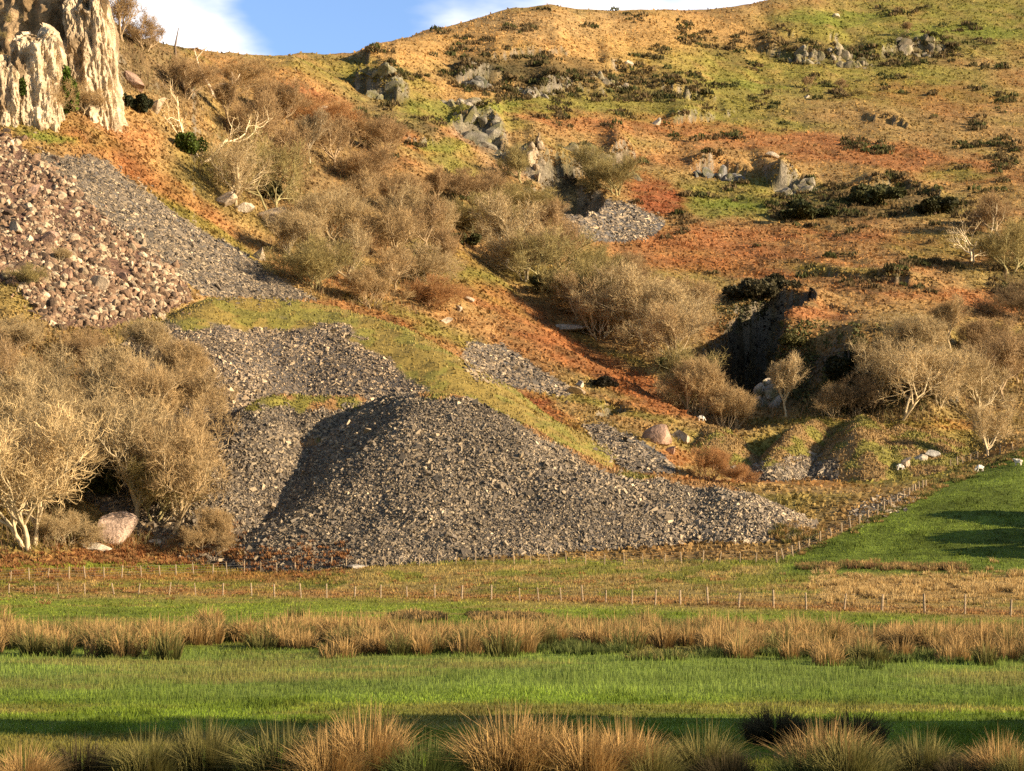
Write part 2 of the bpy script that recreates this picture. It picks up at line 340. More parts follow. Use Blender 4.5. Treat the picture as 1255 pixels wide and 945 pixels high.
def material(name, base=None, rough=.9, scales=((.35, .35), (2.2, .3)), bump=.0, bscale=3, trans=0, tint=False, spec=.15):
    m = bpy.data.materials.new(name); m.use_nodes = True
    nt = m.node_tree; N = nt.nodes; Lk = nt.links; N.clear()
    out = N.new('ShaderNodeOutputMaterial'); bs = N.new('ShaderNodeBsdfPrincipled')
    bs.inputs['Roughness'].default_value = rough; bs.inputs['Specular IOR Level'].default_value = spec
    tc = N.new('ShaderNodeTexCoord')
    if base is None:
        a = N.new('ShaderNodeAttribute'); a.attribute_name = 'col'; c = a.outputs['Color']
    else:
        a = N.new('ShaderNodeRGB'); a.outputs[0].default_value = (*base, 1); c = a.outputs[0]
    for sc, amt in scales:
        n = N.new('ShaderNodeTexNoise'); n.inputs['Scale'].default_value = sc; n.inputs['Detail'].default_value = 4
        Lk.new(tc.outputs['Object'], n.inputs['Vector'])
        mr = N.new('ShaderNodeMapRange'); mr.inputs['From Min'].default_value = .3; mr.inputs['From Max'].default_value = .7
        mr.inputs['To Min'].default_value = 1 - amt; mr.inputs['To Max'].default_value = 1 + amt
        Lk.new(n.outputs['Fac'], mr.inputs['Value'])
        mx = N.new('ShaderNodeMix'); mx.data_type = 'RGBA'; mx.blend_type = 'MULTIPLY'; mx.inputs['Factor'].default_value = 1
        Lk.new(c, mx.inputs['A']); Lk.new(mr.outputs['Result'], mx.inputs['B']); c = mx.outputs['Result']
    if tint:
        oi = N.new('ShaderNodeObjectInfo')
        mx = N.new('ShaderNodeMix'); mx.data_type = 'RGBA'; mx.blend_type = 'MULTIPLY'; mx.inputs['Factor'].default_value = 1
        Lk.new(c, mx.inputs['A']); Lk.new(oi.outputs['Color'], mx.inputs['B']); c = mx.outputs['Result']
    Lk.new(c, bs.inputs['Base Color'])
    if bump:
        n = N.new('ShaderNodeTexNoise'); n.inputs['Scale'].default_value = bscale; n.inputs['Detail'].default_value = 6; n.inputs['Roughness'].default_value = .65
        Lk.new(tc.outputs['Object'], n.inputs['Vector'])
        b = N.new('ShaderNodeBump'); b.inputs['Strength'].default_value = 1; b.inputs['Distance'].default_value = bump
        Lk.new(n.outputs['Fac'], b.inputs['Height']); Lk.new(b.outputs['Normal'], bs.inputs['Normal'])
    last = bs.outputs[0]
    if trans:
        tr = N.new('ShaderNodeBsdfTranslucent'); Lk.new(c, tr.inputs['Color'])
        ms = N.new('ShaderNodeMixShader'); ms.inputs[0].default_value = trans
        Lk.new(bs.outputs[0], ms.inputs[1]); Lk.new(tr.outputs[0], ms.inputs[2]); last = ms.outputs[0]
    Lk.new(last, out.inputs['Surface'])
    return m
M_ground = material('ground_cover', scales=((.5, .3), (2.5, .35), (8, .2)), bump=.5, bscale=1.6)
M_field = material('meadow', scales=((.8, .25), (5, .3)), bump=.12, bscale=6)
M_blade = material('dry_blades', scales=(), trans=.3, rough=.8)
M_slate = material('slate_waste', scales=((6, .25),), rough=.6, bump=.06, bscale=8, spec=.3)
M_rock = material('weathered_rock', scales=((.5, .3), (3, .3)), rough=.9, bump=.25, bscale=2.5)
M_crag = material('jointed_limestone', scales=((.35, .25), (1.6, .22), (6, .2)), rough=.95, bump=.7, bscale=1.3)
M_bark = material('bark', scales=((3, .3),), rough=.95, tint=True)
M_twig = material('twigs', scales=((.4, .2),), rough=.95, tint=True, trans=.15)
M_leaf = material('evergreen_leaves', scales=((1.5, .3),), rough=.6, trans=.2, tint=True)
M_wood = material('weathered_post', base=(.36, .27, .17), scales=((5, .3),))
M_wire = material('galvanised_wire', base=(.22, .21, .2), scales=(), rough=.5)
M_wool = material('fleece', base=(.72, .66, .55), scales=((6, .15),), bump=.04, bscale=20)

# ------------------------------------------------------------------ blades, slabs, stones
def blades(P, h, w, lean, colb, colt, seed=0, az=None):
    """bent two-segment blades: five points and three triangles each"""
    n = len(P); r = np.random.default_rng(seed)
    a = r.uniform(0, 2 * np.pi, n) if az is None else az
    d = np.stack([np.cos(a), np.sin(a), np.zeros(n)], 1)
    b = r.uniform(0, 2 * np.pi, n)
    s = np.stack([np.cos(b), np.sin(b), np.zeros(n)], 1) * (w / 2)[:, None]
    up = np.array([0, 0, 1.0])
    mid = P + up * (h * .6)[:, None] + d * (h * lean * .3)[:, None]
    tip = P + up * (h * (1 - .25 * lean))[:, None] + d * (h * lean)[:, None]
    V = np.stack([P - s, P + s, mid - s * .75, mid + s * .75, tip], 1).reshape(-1, 3)
    k = np.arange(n)[:, None] * 5
    Fc = np.concatenate([k + np.array([[0, 1, 3]]), k + np.array([[0, 3, 2]]), k + np.array([[2, 3, 4]])])
    cm = colb * .45 + colt * .55
    Cc = np.stack([colb, colb, cm, cm, colt], 1).reshape(-1, 3)
    return V, Fc, Cc
def slabs(P, N, size, tilt, col, seed=0):
    n = len(P); r = np.random.default_rng(seed)
    N = N + r.normal(0, 1, (n, 3)) * tilt; N /= np.linalg.norm(N, axis=1)[:, None]
    t = r.normal(0, 1, (n, 3)); t -= (t * N).sum(1)[:, None] * N; t /= np.linalg.norm(t, axis=1)[:, None]
    b = np.cross(N, t)
    L = size * r.uniform(.6, 1.5, n); W = size * r.uniform(.35, .9, n); Hh = size * r.uniform(.08, .32, n)
    cs = np.array([(-1,-1,-1),(1,-1,-1),(1,1,-1),(-1,1,-1),(-1,-1,1),(1,-1,1),(1,1,1),(-1,1,1)], float)
    k = cs[None] * r.uniform(.6, 1.1, (n, 8, 1))
    V = P[:, None] + k[..., :1] * (L / 2)[:, None, None] * t[:, None] + k[..., 1:2] * (W / 2)[:, None, None] * b[:, None] + cs[None, :, 2:] * (Hh / 2)[:, None, None] * N[:, None]
    q = np.array([(0,3,2,1),(4,5,6,7),(0,1,5,4),(1,2,6,5),(2,3,7,6),(3,0,4,7)])
    Fc = (np.arange(n)[:, None, None] * 8 + q[None]).reshape(-1, 4)
    return V.reshape(-1, 3), Fc, np.repeat(col, 8, 0)
def ico(sub):
    import bmesh
    bm = bmesh.new(); bmesh.ops.create_icosphere(bm, subdivisions=sub, radius=1)
    V = np.array([v.co[:] for v in bm.verts]); Fc = np.array([[v.index for v in f.verts] for f in bm.faces]); bm.free()
    return V, Fc
ICO = {k: ico(k) for k in (1, 2, 3, 4)}
def stone(seed, sub=3, sx=1, sy=1, sz=1, cuts=9, dlo=.32, dhi=.72):
    r = np.random.default_rng(seed); V, Fc = ICO[sub]; V = V.copy()
    for _ in range(cuts):                                        # broken faces
        n = r.normal(0, 1, 3); n /= np.linalg.norm(n); d = r.uniform(dlo, dhi)
        t = V @ n; V = V - np.maximum(t - d, 0)[:, None] * n * .97
    V = V * (1 + .07 * fbm(V[:, 0] * 2 + seed, V[:, 1] * 2 + V[:, 2] * 2.7, 3, seed)[:, None])
    return V * np.array([sx, sy, sz]), Fc
def merge(parts):
    V, Q, Tn, Cc, o = [], [], [], [], 0
    for v, f, c in parts:
        V.append(v); Cc.append(c); (Q if f.shape[1] == 4 else Tn).append(f + o); o += len(v)
    fs = ([np.concatenate(Q)] if Q else []) + ([np.concatenate(Tn)] if Tn else [])
    return np.concatenate(V), fs, np.concatenate(Cc)
def normals(fn, x, Y, e=.6):
    dx = (fn(x + e, Y) - fn(x - e, Y)) / (2 * e); dy = (fn(x, Y + e) - fn(x, Y - e)) / (2 * e)
    n = np.stack([-dx, -dy, np.ones_like(dx)], 1); return n / np.linalg.norm(n, axis=1)[:, None]
# ------------------------------------------------------------------ the ground: field and hillside
GPX = np.broadcast_to(gp[:, None], GX.shape)
EN = 7 * fbm(GX / 3.5, GY / 5, 3, 9)
isf = GPY > edge_row(GPX) + EN
isf &= GY < 345
cg = cover(GPX, GPY, GX, GY)
dzx = np.gradient(GZ, axis=0) / np.gradient(GX, axis=0); dzy = np.gradient(GZ, axis=1) / np.gradient(GY, axis=1)
stp = sstep(1.1, 1.6, np.hypot(dzx, dzy) + .25 * fbm(GX / 2, GZ / 2, 2, 5))[..., None] * (GY > 262)[..., None]
rk = np.array([.215, .19, .15]) * (1 + .5 * fbm(GX / 1.6, GZ / 1.1, 3, 2)[..., None]); mo = sstep(.0, .4, fbm(GX / 2.5 + 9, GZ / 2.5, 3, 4))[..., None]
rk = rk * (1 - .75 * mo) + np.array([.09, .085, .035]) * .75 * mo
cg = cg * (1 - .85 * stp) + rk * .85 * stp
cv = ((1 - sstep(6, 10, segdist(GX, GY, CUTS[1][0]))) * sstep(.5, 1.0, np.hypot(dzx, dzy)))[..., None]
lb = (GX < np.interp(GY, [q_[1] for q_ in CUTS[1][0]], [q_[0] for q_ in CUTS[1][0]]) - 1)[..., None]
cg = cg * (1 - cv) + np.where(lb, COL['brown'] * .35, COL['painted_shade']) * (1 + .4 * fbm(GX, GZ, 3, 2)[..., None]) * cv  # shade painted into the cleft walls, sunlit left bank darkened too
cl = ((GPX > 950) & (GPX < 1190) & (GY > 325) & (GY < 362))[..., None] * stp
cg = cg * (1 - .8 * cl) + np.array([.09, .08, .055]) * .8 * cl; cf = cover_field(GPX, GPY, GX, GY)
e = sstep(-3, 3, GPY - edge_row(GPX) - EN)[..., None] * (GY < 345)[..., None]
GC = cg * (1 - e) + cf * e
nc, nr = GX.shape
vi = np.arange(nc * nr).reshape(nc, nr)
q = np.stack([vi[:-1, :-1], vi[1:, :-1], vi[1:, 1:], vi[:-1, 1:]], -1).reshape(-1, 4)
fm = isf[:-1, :-1].reshape(-1)
allV = np.stack([GX, GY, GZ], -1).reshape(-1, 3); allC = GC.reshape(-1, 3)
def submesh(name, quads, mat):
    u, inv = np.unique(quads, return_inverse=True)
    o = mesh(name, allV[u], inv.reshape(-1, 4), allC[u], mat, True); o['kind'] = 'structure'; return o
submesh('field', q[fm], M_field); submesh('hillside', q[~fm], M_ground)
bx = 320
o = mesh('ground', [(-bx,-250,-.02),(bx,-250,-.02),(bx,6.2,-.02),(-bx,6.2,-.02)], np.array([[0,1,2,3]]), np.tile(COL['bright'], (4,1)), M_field); o['kind'] = 'structure'

# ------------------------------------------------------------------ spoil heaps
SL = np.array([(.138,.114,.087),(.19,.156,.113),(.265,.21,.14),(.36,.285,.185),(.082,.072,.059),(.48,.39,.26)])
def slate_cols(n, r, warm=0.0, lift=1.0):
    c = SL[r.choice(6, n, p=[.27,.27,.2,.12,.09,.05])] * r.uniform(.75, 1.25, n)[:, None] * lift
    return c * (1 + warm * np.array([.25, .02, -.2]))
def heap(key, name, label, grass, nslab, size, warm=0, lift=1.0, step=.5, cat='spoil heap'):
    pts = HEAPS[key][0]
    pad = 46
    xs = np.arange(pts[:, 0].min() - pad, pts[:, 0].max() + pad, step); ys = np.arange(pts[:, 1].min() - pad, pts[:, 1].max() + pad, step)
    X, Yg = np.meshgrid(xs, ys, indexing='ij')
    Z = H_heap(key, X, Yg); B = H_base(X, Yg)
    ox, oy = pts[:, 0].mean(), pts[:, 1].mean(); oz = float(H_base(np.array([ox]), np.array([oy]))[0])
    keep = Z > B - .25
    px = CX + F * X / Yg; py = HY - (Z - EYE) / Yg * F
    g = np.clip(grass(px, py, X, Yg), 0, 1)[..., None]
    gb = COL['straw'] * .55 + COL['heath'] * .5 if key[:4] == 'spur' else COL['olive'] * .75 + COL['bracken'] * .3 if key == 'mid' else COL['tan'] * .6 + COL['bracken'] * .4
    gc = np.where(fbm(X / 3, Yg / 3, 3, 4)[..., None] > .1, COL['moss'], gb) * (1 + .35 * fbm(X, Yg, 3, 6)[..., None])
    dirt = np.array([.085,.08,.075]) * lift * (1 + warm * np.array([.3,.05,-.2]))
    col = (dirt * (1 + .3 * fbm(X * .7, Yg * .7, 3, 3)[..., None])) * (1 - g) + gc * g
    i = np.arange(X.size).reshape(X.shape)
    qd = np.stack([i[:-1,:-1], i[1:,:-1], i[1:,1:], i[:-1,1:]], -1).reshape(-1, 4)
    qd = qd[(keep[:-1,:-1] | keep[1:,:-1] | keep[1:,1:] | keep[:-1,1:]).reshape(-1)]
    u, inv = np.unique(qd, return_inverse=True)
    V = np.stack([X, Yg, Z], -1).reshape(-1, 3)[u]
    r = np.random.default_rng(len(key) * 7 + 1)
    parts = [(V, inv.reshape(-1, 4), col.reshape(-1, 3)[u])]
    # loose slabs on the tipped faces
    cand = np.flatnonzero(((Z > B + .1) & (g[..., 0] < .45) & (Z > GAfast(X, Yg, key) - .2)).reshape(-1))
    if len(cand) and nslab:
        k = r.choice(cand, nslab)
        sx = X.reshape(-1)[k] + r.uniform(-step, step, nslab); sy = Yg.reshape(-1)[k] + r.uniform(-step, step, nslab)
        fn = lambda a, b: H_heap(key, a, b)
        P = np.stack([sx, sy, fn(sx, sy) + .04], 1)
        hb = P[:, 2] - H_base(sx, sy); sz = size * np.exp(r.normal(0, .40, nslab)) * (1 + .25 * np.exp(-hb / 2.0)) * (1 + .35 * vnoise(sx / 5, sy / 5, 2))
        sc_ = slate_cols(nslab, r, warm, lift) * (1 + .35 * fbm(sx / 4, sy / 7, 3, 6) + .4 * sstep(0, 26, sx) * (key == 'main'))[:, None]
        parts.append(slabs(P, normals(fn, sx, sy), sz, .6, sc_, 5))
    gk = np.flatnonzero(((Z > B) & (g[..., 0] > .4)).reshape(-1))
    if len(gk):
        ng = min(9000, len(gk) * 4); k = r.choice(gk, ng)
        sx = X.reshape(-1)[k] + r.uniform(-step, step, ng); sy = Yg.reshape(-1)[k] + r.uniform(-step, step, ng)
        P = np.stack([sx, sy, H_heap(key, sx, sy) - .03], 1)
        c = gc.reshape(-1, 3)[k] * r.uniform(.7, 1.35, (ng, 1))
        parts.append(blades(P, r.uniform(.2, .5, ng), r.uniform(.08, .2, ng), r.uniform(.2, .9, ng), c * .7, c * 1.15, 4))
    V, fs, cc = merge(parts)
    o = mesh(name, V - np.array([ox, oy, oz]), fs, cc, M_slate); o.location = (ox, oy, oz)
    tag(o, label, cat); return o
def GAfast(X, Y, key):
    z = H_base(X, Y)
    for k in HEAPS:
        if k != key: z = np.maximum(z, H_heap(k, X, Y))
    return z
def band(py, a, b): return 1 - sstep(a, b, py)
n1 = lambda x, y: fbm(x / 3, y / 3, 3, 5)
heap('main', 'slate_heap', 'large dark grey slate heap with a bare front face above the fence',
     lambda px, py, x, Y: (band(py + 8 * n1(x, Y), 488, 494) * ((px < 455) | (px > 515)) + .9 * band(py - np.interp(px, [560, 600, 640, 700, 740, 830, 960], [486, 498, 522, 556, 579, 592, 606]) + 7 * n1(x, Y), -2, 4) * (px > 580)), 105000, .265, warm=.1, lift=1.0)
heap('lobe', 'slate_heap', 'lower slate heap left of the dark main heap, with a mossy crest in its shadow',
     lambda px, py, x, Y: band(py + 14 * n1(x, Y), 494, 506) + .8 * sstep(.1, .35, n1(x * .7, Y * .7)) * sstep(340, 360, px) * band(py, 540, 560), 30000, .33, warm=.1, lift=.95)
heap('mid', 'slate_heap', 'brownish slate heap with a green grassy top, above the dark main heap',
     lambda px, py, x, Y: band(py + 18 * n1(x, Y) - np.maximum(px - 420, 0) * .75, 396, 408) + sstep(490, 600, px + 30 * n1(x, Y)) * .7, 24000, .30, warm=.3, lift=1.2)
for key, lab in (('spur_a', 'grassy mound beside the reddish bush, with a stony foot'), ('spur_b', 'narrow grassy spoil spur between two dark shaded flanks'),
                 ('spur_c', 'broad rounded grassy mound right of the narrow spur'), ('spur_d', 'low grassy bank below the pale lone tree')):
    heap(key, 'grassy_mound', lab, lambda px, py, x, Y: 1.0 - .9 * sstep(566, 574, py + 10 * n1(x, Y)) * (px < 1025), 1500, .30, lift=1.0, cat='mound')

# ------------------------------------------------------------------ scree sheets and boulder slope lying on the hillside
def sheet(name, label, poly, n, size, colfn, tilt=.35, cat='scree', rock=False, kind=None, mat=None, floor=None):
    r = np.random.default_rng(len(label))
    P = np.array(poly, float); lo, hi = P.min(0), P.max(0)
    px = r.uniform(lo[0], hi[0], n * 4); py = r.uniform(lo[1], hi[1], n * 4)
    wob = (16 if rock else 7) * fbm(px / 22, py / 15, 3, 4)
    k = inpoly(px + wob, py + wob, poly); px, py = px[k][:n], py[k][:n]
    j_ = r.normal(0, 1, (2, len(px))) * (r.random(len(px)) < .25) * (9 if rock else 4); px, py = px + j_[0], py + j_[1]
    x, Y, ok = hits(px, py); x, Y, px, py = x[ok], Y[ok], px[ok], py[ok]
    z = H_all(x, Y); N = normals(H_all, x, Y, .8)
    sz = size * np.exp(r.normal(0, .66 if rock else .4, len(x)))
    if rock:                                       # coarse and fine streaks, bare earth between
        sz = sz * np.clip(1.05 + 1.1 * fbm(px / 26, py / 34, 3, 8), .45, 2.2)
        k = fbm(px / 12, py / 16, 3, 12) < .30; x, Y, z, px, py, sz, N = x[k], Y[k], z[k], px[k], py[k], sz[k], N[k]
    sz = np.minimum(sz, size * 4.2)
    o0 = np.array([x.mean(), Y.mean(), z.mean()])
    pos = np.stack([x, Y, z + .02], 1)
    c = colfn(len(x), r, px, py)
    if rock:
        parts = []
        for q_ in range(len(x)):
            v, f = stone(q_, 1 if sz[q_] < size * 1.1 else 2, *(sz[q_] * .75 * r.uniform(.6, 1.4, 3)), cuts=6)
            parts.append((v + pos[q_], f, np.tile(c[q_], (len(v), 1))))
    else:
        parts = [slabs(pos, N, sz, tilt, c, 3)]
    V, fs, cc = merge(parts)
    o = mesh(name, V - o0, fs, cc, mat or M_slate); o.location = o0
    tag(o, label, cat, kind=kind); return o
grey = lambda w, l: (lambda n, r, px, py: slate_cols(n, r, w, l))
sheet('slate_scree', 'long grey slate scree running diagonally below the left crags', [(45,188),(130,198),(228,272),(300,316),(388,368),(330,366),(250,362),(225,345),(150,288),(70,215)], 15000, .40, grey(.12, 1.0))
sheet('slate_scree', 'small pale slate scree under the dark hollow on the hill', [(690,262),(730,243),(775,250),(818,272),(800,290),(740,296),(695,290)], 2200, .6, grey(.15, 1.25))
sheet('slate_scree', 'grey slate scree sloping to the white stones, right of the brownish heap', [(575,420),(615,425),(705,480),(690,488),(640,475),(585,470),(565,440)], 2600, .45, grey(.2, 1.1))
sheet('slate_scree', 'grey slate scree between mossy slope and the pink boulders', [(712,520),(745,522),(822,566),(828,580),(770,578),(740,555)], 2200, .4, grey(.12, 1.1))
sheet('slate_scree', 'small grey scree at the foot of the narrow grassy spur', [(945,565),(1000,560),(1016,575),(1010,588),(950,588)], 1000, .4, grey(.1, 1.15))
sheet('slate_scree', 'thin dark slate spill beside the side fence', [(1040,632),(1090,612),(1140,600),(1120,618),(1060,640)], 1100, .35, grey(0, 1.2))
RC = np.array([(.30,.195,.122),(.215,.138,.088),(.42,.32,.21),(.115,.08,.056),(.58,.465,.315)])
def redcol(n, r, px, py): return RC[r.choice(5, n, p=[.3,.27,.2,.15,.08])] * r.uniform(.75, 1.2, n)[:, None]
o = sheet('boulder_scree', 'reddish brown rubble slope of broken boulders at the left edge', [(-60,150),(8,168),(60,205),(150,288),(228,345),(236,368),(190,386),(130,405),(60,398),(20,350),(-60,330)], 19000, .27, redcol, rock=True, mat=M_rock, cat='boulder scree')

# ------------------------------------------------------------------ single boulders
def boulder(px, py, wpx, hpx, col, label, seed, group=None):
    x, Y, z = hit(px, py)
    w, h = wpx * Y / F, hpx * Y / F
    v, f = stone(seed, 4, w * .95, w * .7, h * 1.15, 9, .22, .6)
    n = fbm(v[:, 0] * 1.5 + seed, v[:, 2] * 2, 3, 3)[:, None]
    c = np.array(col) * (1 + .3 * n)
    o = mesh('boulder', v, f, c, M_rock); o.location = (x, Y + w * .15, z + h * .35)
    tag(o, label, 'boulder', group)
CR, PK, WH = (.42,.33,.23), (.38,.25,.18), (.52,.44,.33)
for i, b in enumerate([
 (145,668,32,30,(.52,.38,.29),'big tilted pinkish boulder standing among bracken left of the slate heap'),
 (62,662,16,14,WH,'small white stone left of the big tilted boulder'),
 (112,673,30,8,WH,'low flat pale stone in front of the big tilted boulder'),
 (190,668,16,7,WH,'small pale stone just right of the big tilted boulder'),
 (438,694,22,6,(.4,.36,.31),'flat grey slab lying by the fence below the slate heap'),
 (812,546,28,18,PK,'largest pink boulder at the end of the grey scree by the reddish bush'),
 (840,543,20,12,CR,'pale block resting right of the largest pink boulder'),
 (822,556,16,9,PK,'lowest pink boulder by the reddish bush'),
 (690,402,36,7,WH,'long white stone slab on the bracken slope below the gully trees'),
 (563,382,8,9,WH,'small upright white stone on the slope above the brownish heap'),
 (575,370,10,5,WH,'small white stone beside thin grass above the brownish heap'),
 (706,483,22,9,CR,'pale stone block at the foot of the middle scree'),
 (712,474,9,8,WH,'white stone on top of the pale block by the middle scree'),
 (548,396,14,6,CR,'pale stone half sunk in the orange slope'),
 (396,138,13,8,WH,'white stone alone on the red bracken of the left slope'),
 (270,250,22,14,CR,'pale boulder at the tree roots beside the diagonal scree'),
 (330,270,44,16,CR,'long pale rock ledge under the pale trunk'),
 (300,262,14,10,WH,'small white block between the pale trunk and the ledge'),
 (320,318,18,11,CR,'pale boulder at the lower edge of the diagonal scree'),
 (188,135,30,14,CR,'pale boulders heap beside the dark holly bush'),
 (165,110,26,18,PK,'pinkish rock above the dark holly bush'),
 (1112,572,14,12,CR,'pale boulder at the foot of the broad grassy mound'),
 (1128,563,10,7,WH,'white stone right of the boulder at the broad mound'),
 (1140,560,14,6,(.42,.39,.34),'grey stone furthest right of those by the broad mound'),
 (40,240,19,16,PK,'largest pink block high in the rubble slope'),
 (60,300,15,13,PK,'brownish block midway down the rubble slope'),
 (120,355,17,12,CR,'pale yellowish block low in the rubble slope'),
 (105,372,12,9,WH,'whitest block low in the rubble slope'),
 (185,330,13,9,WH,'white block near the right end of the rubble slope'),
 (85,345,13,11,(.36,.22,.15),'dark red block low in the rubble slope'),
 (20,285,15,13,CR,'pale block at the left edge of the rubble slope'),
 (150,345,13,8,PK,'pink slab near the foot of the rubble slope'),
 (210,352,11,7,(.4,.25,.18),'reddish block at the right tip of the rubble slope'),
 (805,153,10,7,WH,'white stone on the green hillside below the dark heath'),
 (770,80,8,6,WH,'small white stone beside the dark heath'),
 (990,120,6,4,WH,'tiny white stone near the two hill bushes'),
 (1023,22,8,4,WH,'white stone near the top of the green hill'),
 (945,193,16,6,WH,'pale stone on the orange bracken above the long outcrop'),
 (1096,243,10,7,WH,'white stone among dark gorse on the right'),
]): boulder(b[0], b[1], b[2], b[3], b[4], b[5], 20 + i)

# ------------------------------------------------------------------ crags: fluted rock faces standing out of the slope
def crag(px, py, wpx, hpx, dep, col, label, seed, lean=0.0, face=0.0, flute=.35, box=False, ivy=0, dark=None, name='rock_outcrop', cat='rock outcrop', strat=0, sink=.25):
    x, Y, z = hit(px, py)
    w, h = wpx * Y / F, hpx * Y / F * (1 + sink)
    nu, nv = 170, 120
    a = np.linspace(0, 2 * np.pi, nu, endpoint=False); t = np.linspace(0, 1, nv)
    pw = .3 if box else .55
    ad = np.linspace(0, 2 * np.pi, 20001); cx_ = np.sign(np.cos(ad)) * np.abs(np.cos(ad)) ** pw; cy_ = np.sign(np.sin(ad)) * np.abs(np.sin(ad)) ** pw
    ln = np.concatenate([[0], np.cumsum(np.hypot(np.diff(cx_) * w, np.diff(cy_) * dep))])      # even steps round the outline
    u_ = np.linspace(0, ln[-1], nu, endpoint=False)
    X0, Tt = np.meshgrid(np.interp(u_, ln, cx_), t, indexing='ij'); Y0 = np.interp(u_, ln, cy_)[:, None] + 0 * Tt
    taper = (1 - (.06 if box else .30) * Tt) * np.where(Tt > .84, np.sqrt(np.clip(1 - ((Tt - .84) / .16) ** 2, 0, 1)), 1)
    topcut = 1 + (.1 if box else .22) * vnoise(X0 * 3 + seed, Y0 * 3, seed)
    Xl = X0 * w / 2 * taper; Yl = Y0 * dep / 2 * taper; Zl = Tt * h * np.clip(topcut, .55, 1.2)
    s = max(w, h) / 4
    fl = fbm(Xl / s * 2.6 + seed * 3.1 + .6 * Zl / s * strat, Yl / s * 2 + Zl / s * .35 + seed, 6, seed, .6)
    rg = 1 - np.abs(fbm(Xl / s * 1.7 + 5 + seed + strat * Zl / s, Zl / s * .5 + Yl / s, 3, seed + 3)) * 2
    lumps = fbm(Xl / s * 1.2 + Yl, Zl / s * 1.3 + seed, 3, seed + 2)
    blk = np.floor(fbm(Xl / s * 2.4 + 31 + .5 * lumps, Yl / s * 1.2 + Zl / s * .28 + .35 * fl, 3, seed + 6) * 6) / 6
    fine = fbm(Xl / s * 7 + seed, Zl / s * 2.6 + Yl / s * 6, 4, seed + 1, .65)
    disp = flute * s * (.5 * fine * box + .9 * fl + .45 * rg + .5 * lumps + .7 * blk)
    Xl = Xl + disp * X0 * .6 + lean * Zl; Yl = Yl + disp * Y0
    V = np.stack([Xl, Yl, Zl], -1).reshape(-1, 3)
    i = np.arange(nu * nv).reshape(nu, nv); j = np.roll(i, -1, 0)
    fc = np.stack([i[:, :-1], j[:, :-1], j[:, 1:], i[:, 1:]], -1).reshape(-1, 4)
    c = np.array(col)[None] * (1 + .35 * (fl.reshape(-1, 1)) + .2 * lumps.reshape(-1, 1))
    ck = 1 - np.abs(fbm(Xl / s * 3.1 + seed, Zl / s * 1.4 + Yl / s * 2, 4, seed + 8, .6)).reshape(-1, 1) * 2
    c = c * (1 - .45 * sstep(.88, .98, ck))                     # dirt filled joints
    if dark is not None:
        st = sstep(.04 if box else -.08, .42 if box else .3, fbm(Xl / s * 2.2 + 9, Zl / s * .8 + Yl / s + seed, 3, seed + 5).reshape(-1, 1) + .5 * (Tt.reshape(-1, 1) - .6)) * .85
        c = c * (1 - st) + np.array(dark) * st
    o = mesh(name, V, fc, c, M_crag if box else M_rock, not box)
    o.location = (x, Y + dep * .3, z - h * sink / (1 + sink)); o.rotation_euler = (0, 0, face)
    tag(o, label, cat)
    if ivy:
        r = np.random.default_rng(seed); cand = np.flatnonzero((V[:, 1] < dep * .1) & (V[:, 2] > h * .1)); k = r.choice(cand, ivy)
        k = k[fbm(V[k, 0] / 2.2, V[k, 2] / 3.5 + V[k, 1] * .3, 3, seed) > -.12]; m = len(k)
        p = V[k] + r.normal(0, .28, (m, 3)) + np.array([0, -.15, 0])
        a = r.normal(0, 1, (m, 3)); a /= np.linalg.norm(a, axis=1)[:, None]; b = np.cross(a, r.normal(0, 1, (m, 3))); b /= np.linalg.norm(b, axis=1)[:, None]
        q_ = r.uniform(.12, .34, m)[:, None]
        lv = np.stack([p - a * q_, p + b * q_ * .6, p + a * q_, p - b * q_ * .6], 1).reshape(-1, 3)
        lc = np.repeat(np.array([.075, .08, .025]) * r.uniform(.5, 2.0, (m, 1)), 4, 0)
        mesh('ivy', lv, np.arange(m * 4).reshape(m, 4), lc, M_leaf, False, o)
def outcrop(px, py, wpx, hpx, dep, col, label, seed, dark=None, face=0, strat=0, lean=0, n=None, at=None):
    r = np.random.default_rng(seed); parts = []
    x, Y, z = hit(px, py)
    if at: Y = at; x = wx(px, Y); z = float(H_all(np.array([x]), np.array([Y]))[0])
    w, h = wpx * Y / F, hpx * Y / F
    n = n or int(10 + w * 2.2)
    for i in range(n):
        u = r.uniform(-.5, .5); fall = 1 - (2 * abs(u)) ** 2.2
        q_ = np.exp(r.normal(0, .35)) * min(w, h * 2) * .30
        v, f = stone(seed * 50 + i, 2, q_ * r.uniform(.5, 1.1), q_ * r.uniform(.5, .9), q_ * r.uniform(.5, 1.3), 7)
        t = strat * .5 + lean + r.normal(0, .22)
        v = np.stack([v[:, 0] * math.cos(t) + v[:, 2] * math.sin(t), v[:, 1], -v[:, 0] * math.sin(t) + v[:, 2] * math.cos(t)], 1)
        d = r.uniform(-.4, .5) * dep
        X_, Y_ = x + u * w, Y + d + abs(u) * dep * .3
        g = float(H_all(np.array([X_]), np.array([Y_]))[0])
        zz = g - q_ * .68 + r.uniform(0, .55) * h * fall
        v = v + np.array([X_ - x, Y_ - Y, zz - z])
        c = np.array(col) * r.uniform(.6, 1.35) * (1 + .25 * fbm(v[:, 0] * 1.3, v[:, 2] * 1.7, 3, seed)[:, None])
        if dark is not None:
            m = (sstep(-.1, .35, fbm(v[:, 0] * .8 + i, v[:, 2] * 1.1, 2, seed + 1))[:, None]) * .75; c = c * (1 - m) + np.array(dark) * 1.3 * m
        parts.append((v, f, c))
    V, fs, cc = merge(parts); o = mesh('rock_outcrop', V, fs, cc, M_rock); o.location = (x, Y, z)
    tag(o, label, 'rock outcrop')
LM, LG, GR = (.66,.53,.36), (.58,.48,.35), (.24,.215,.17)
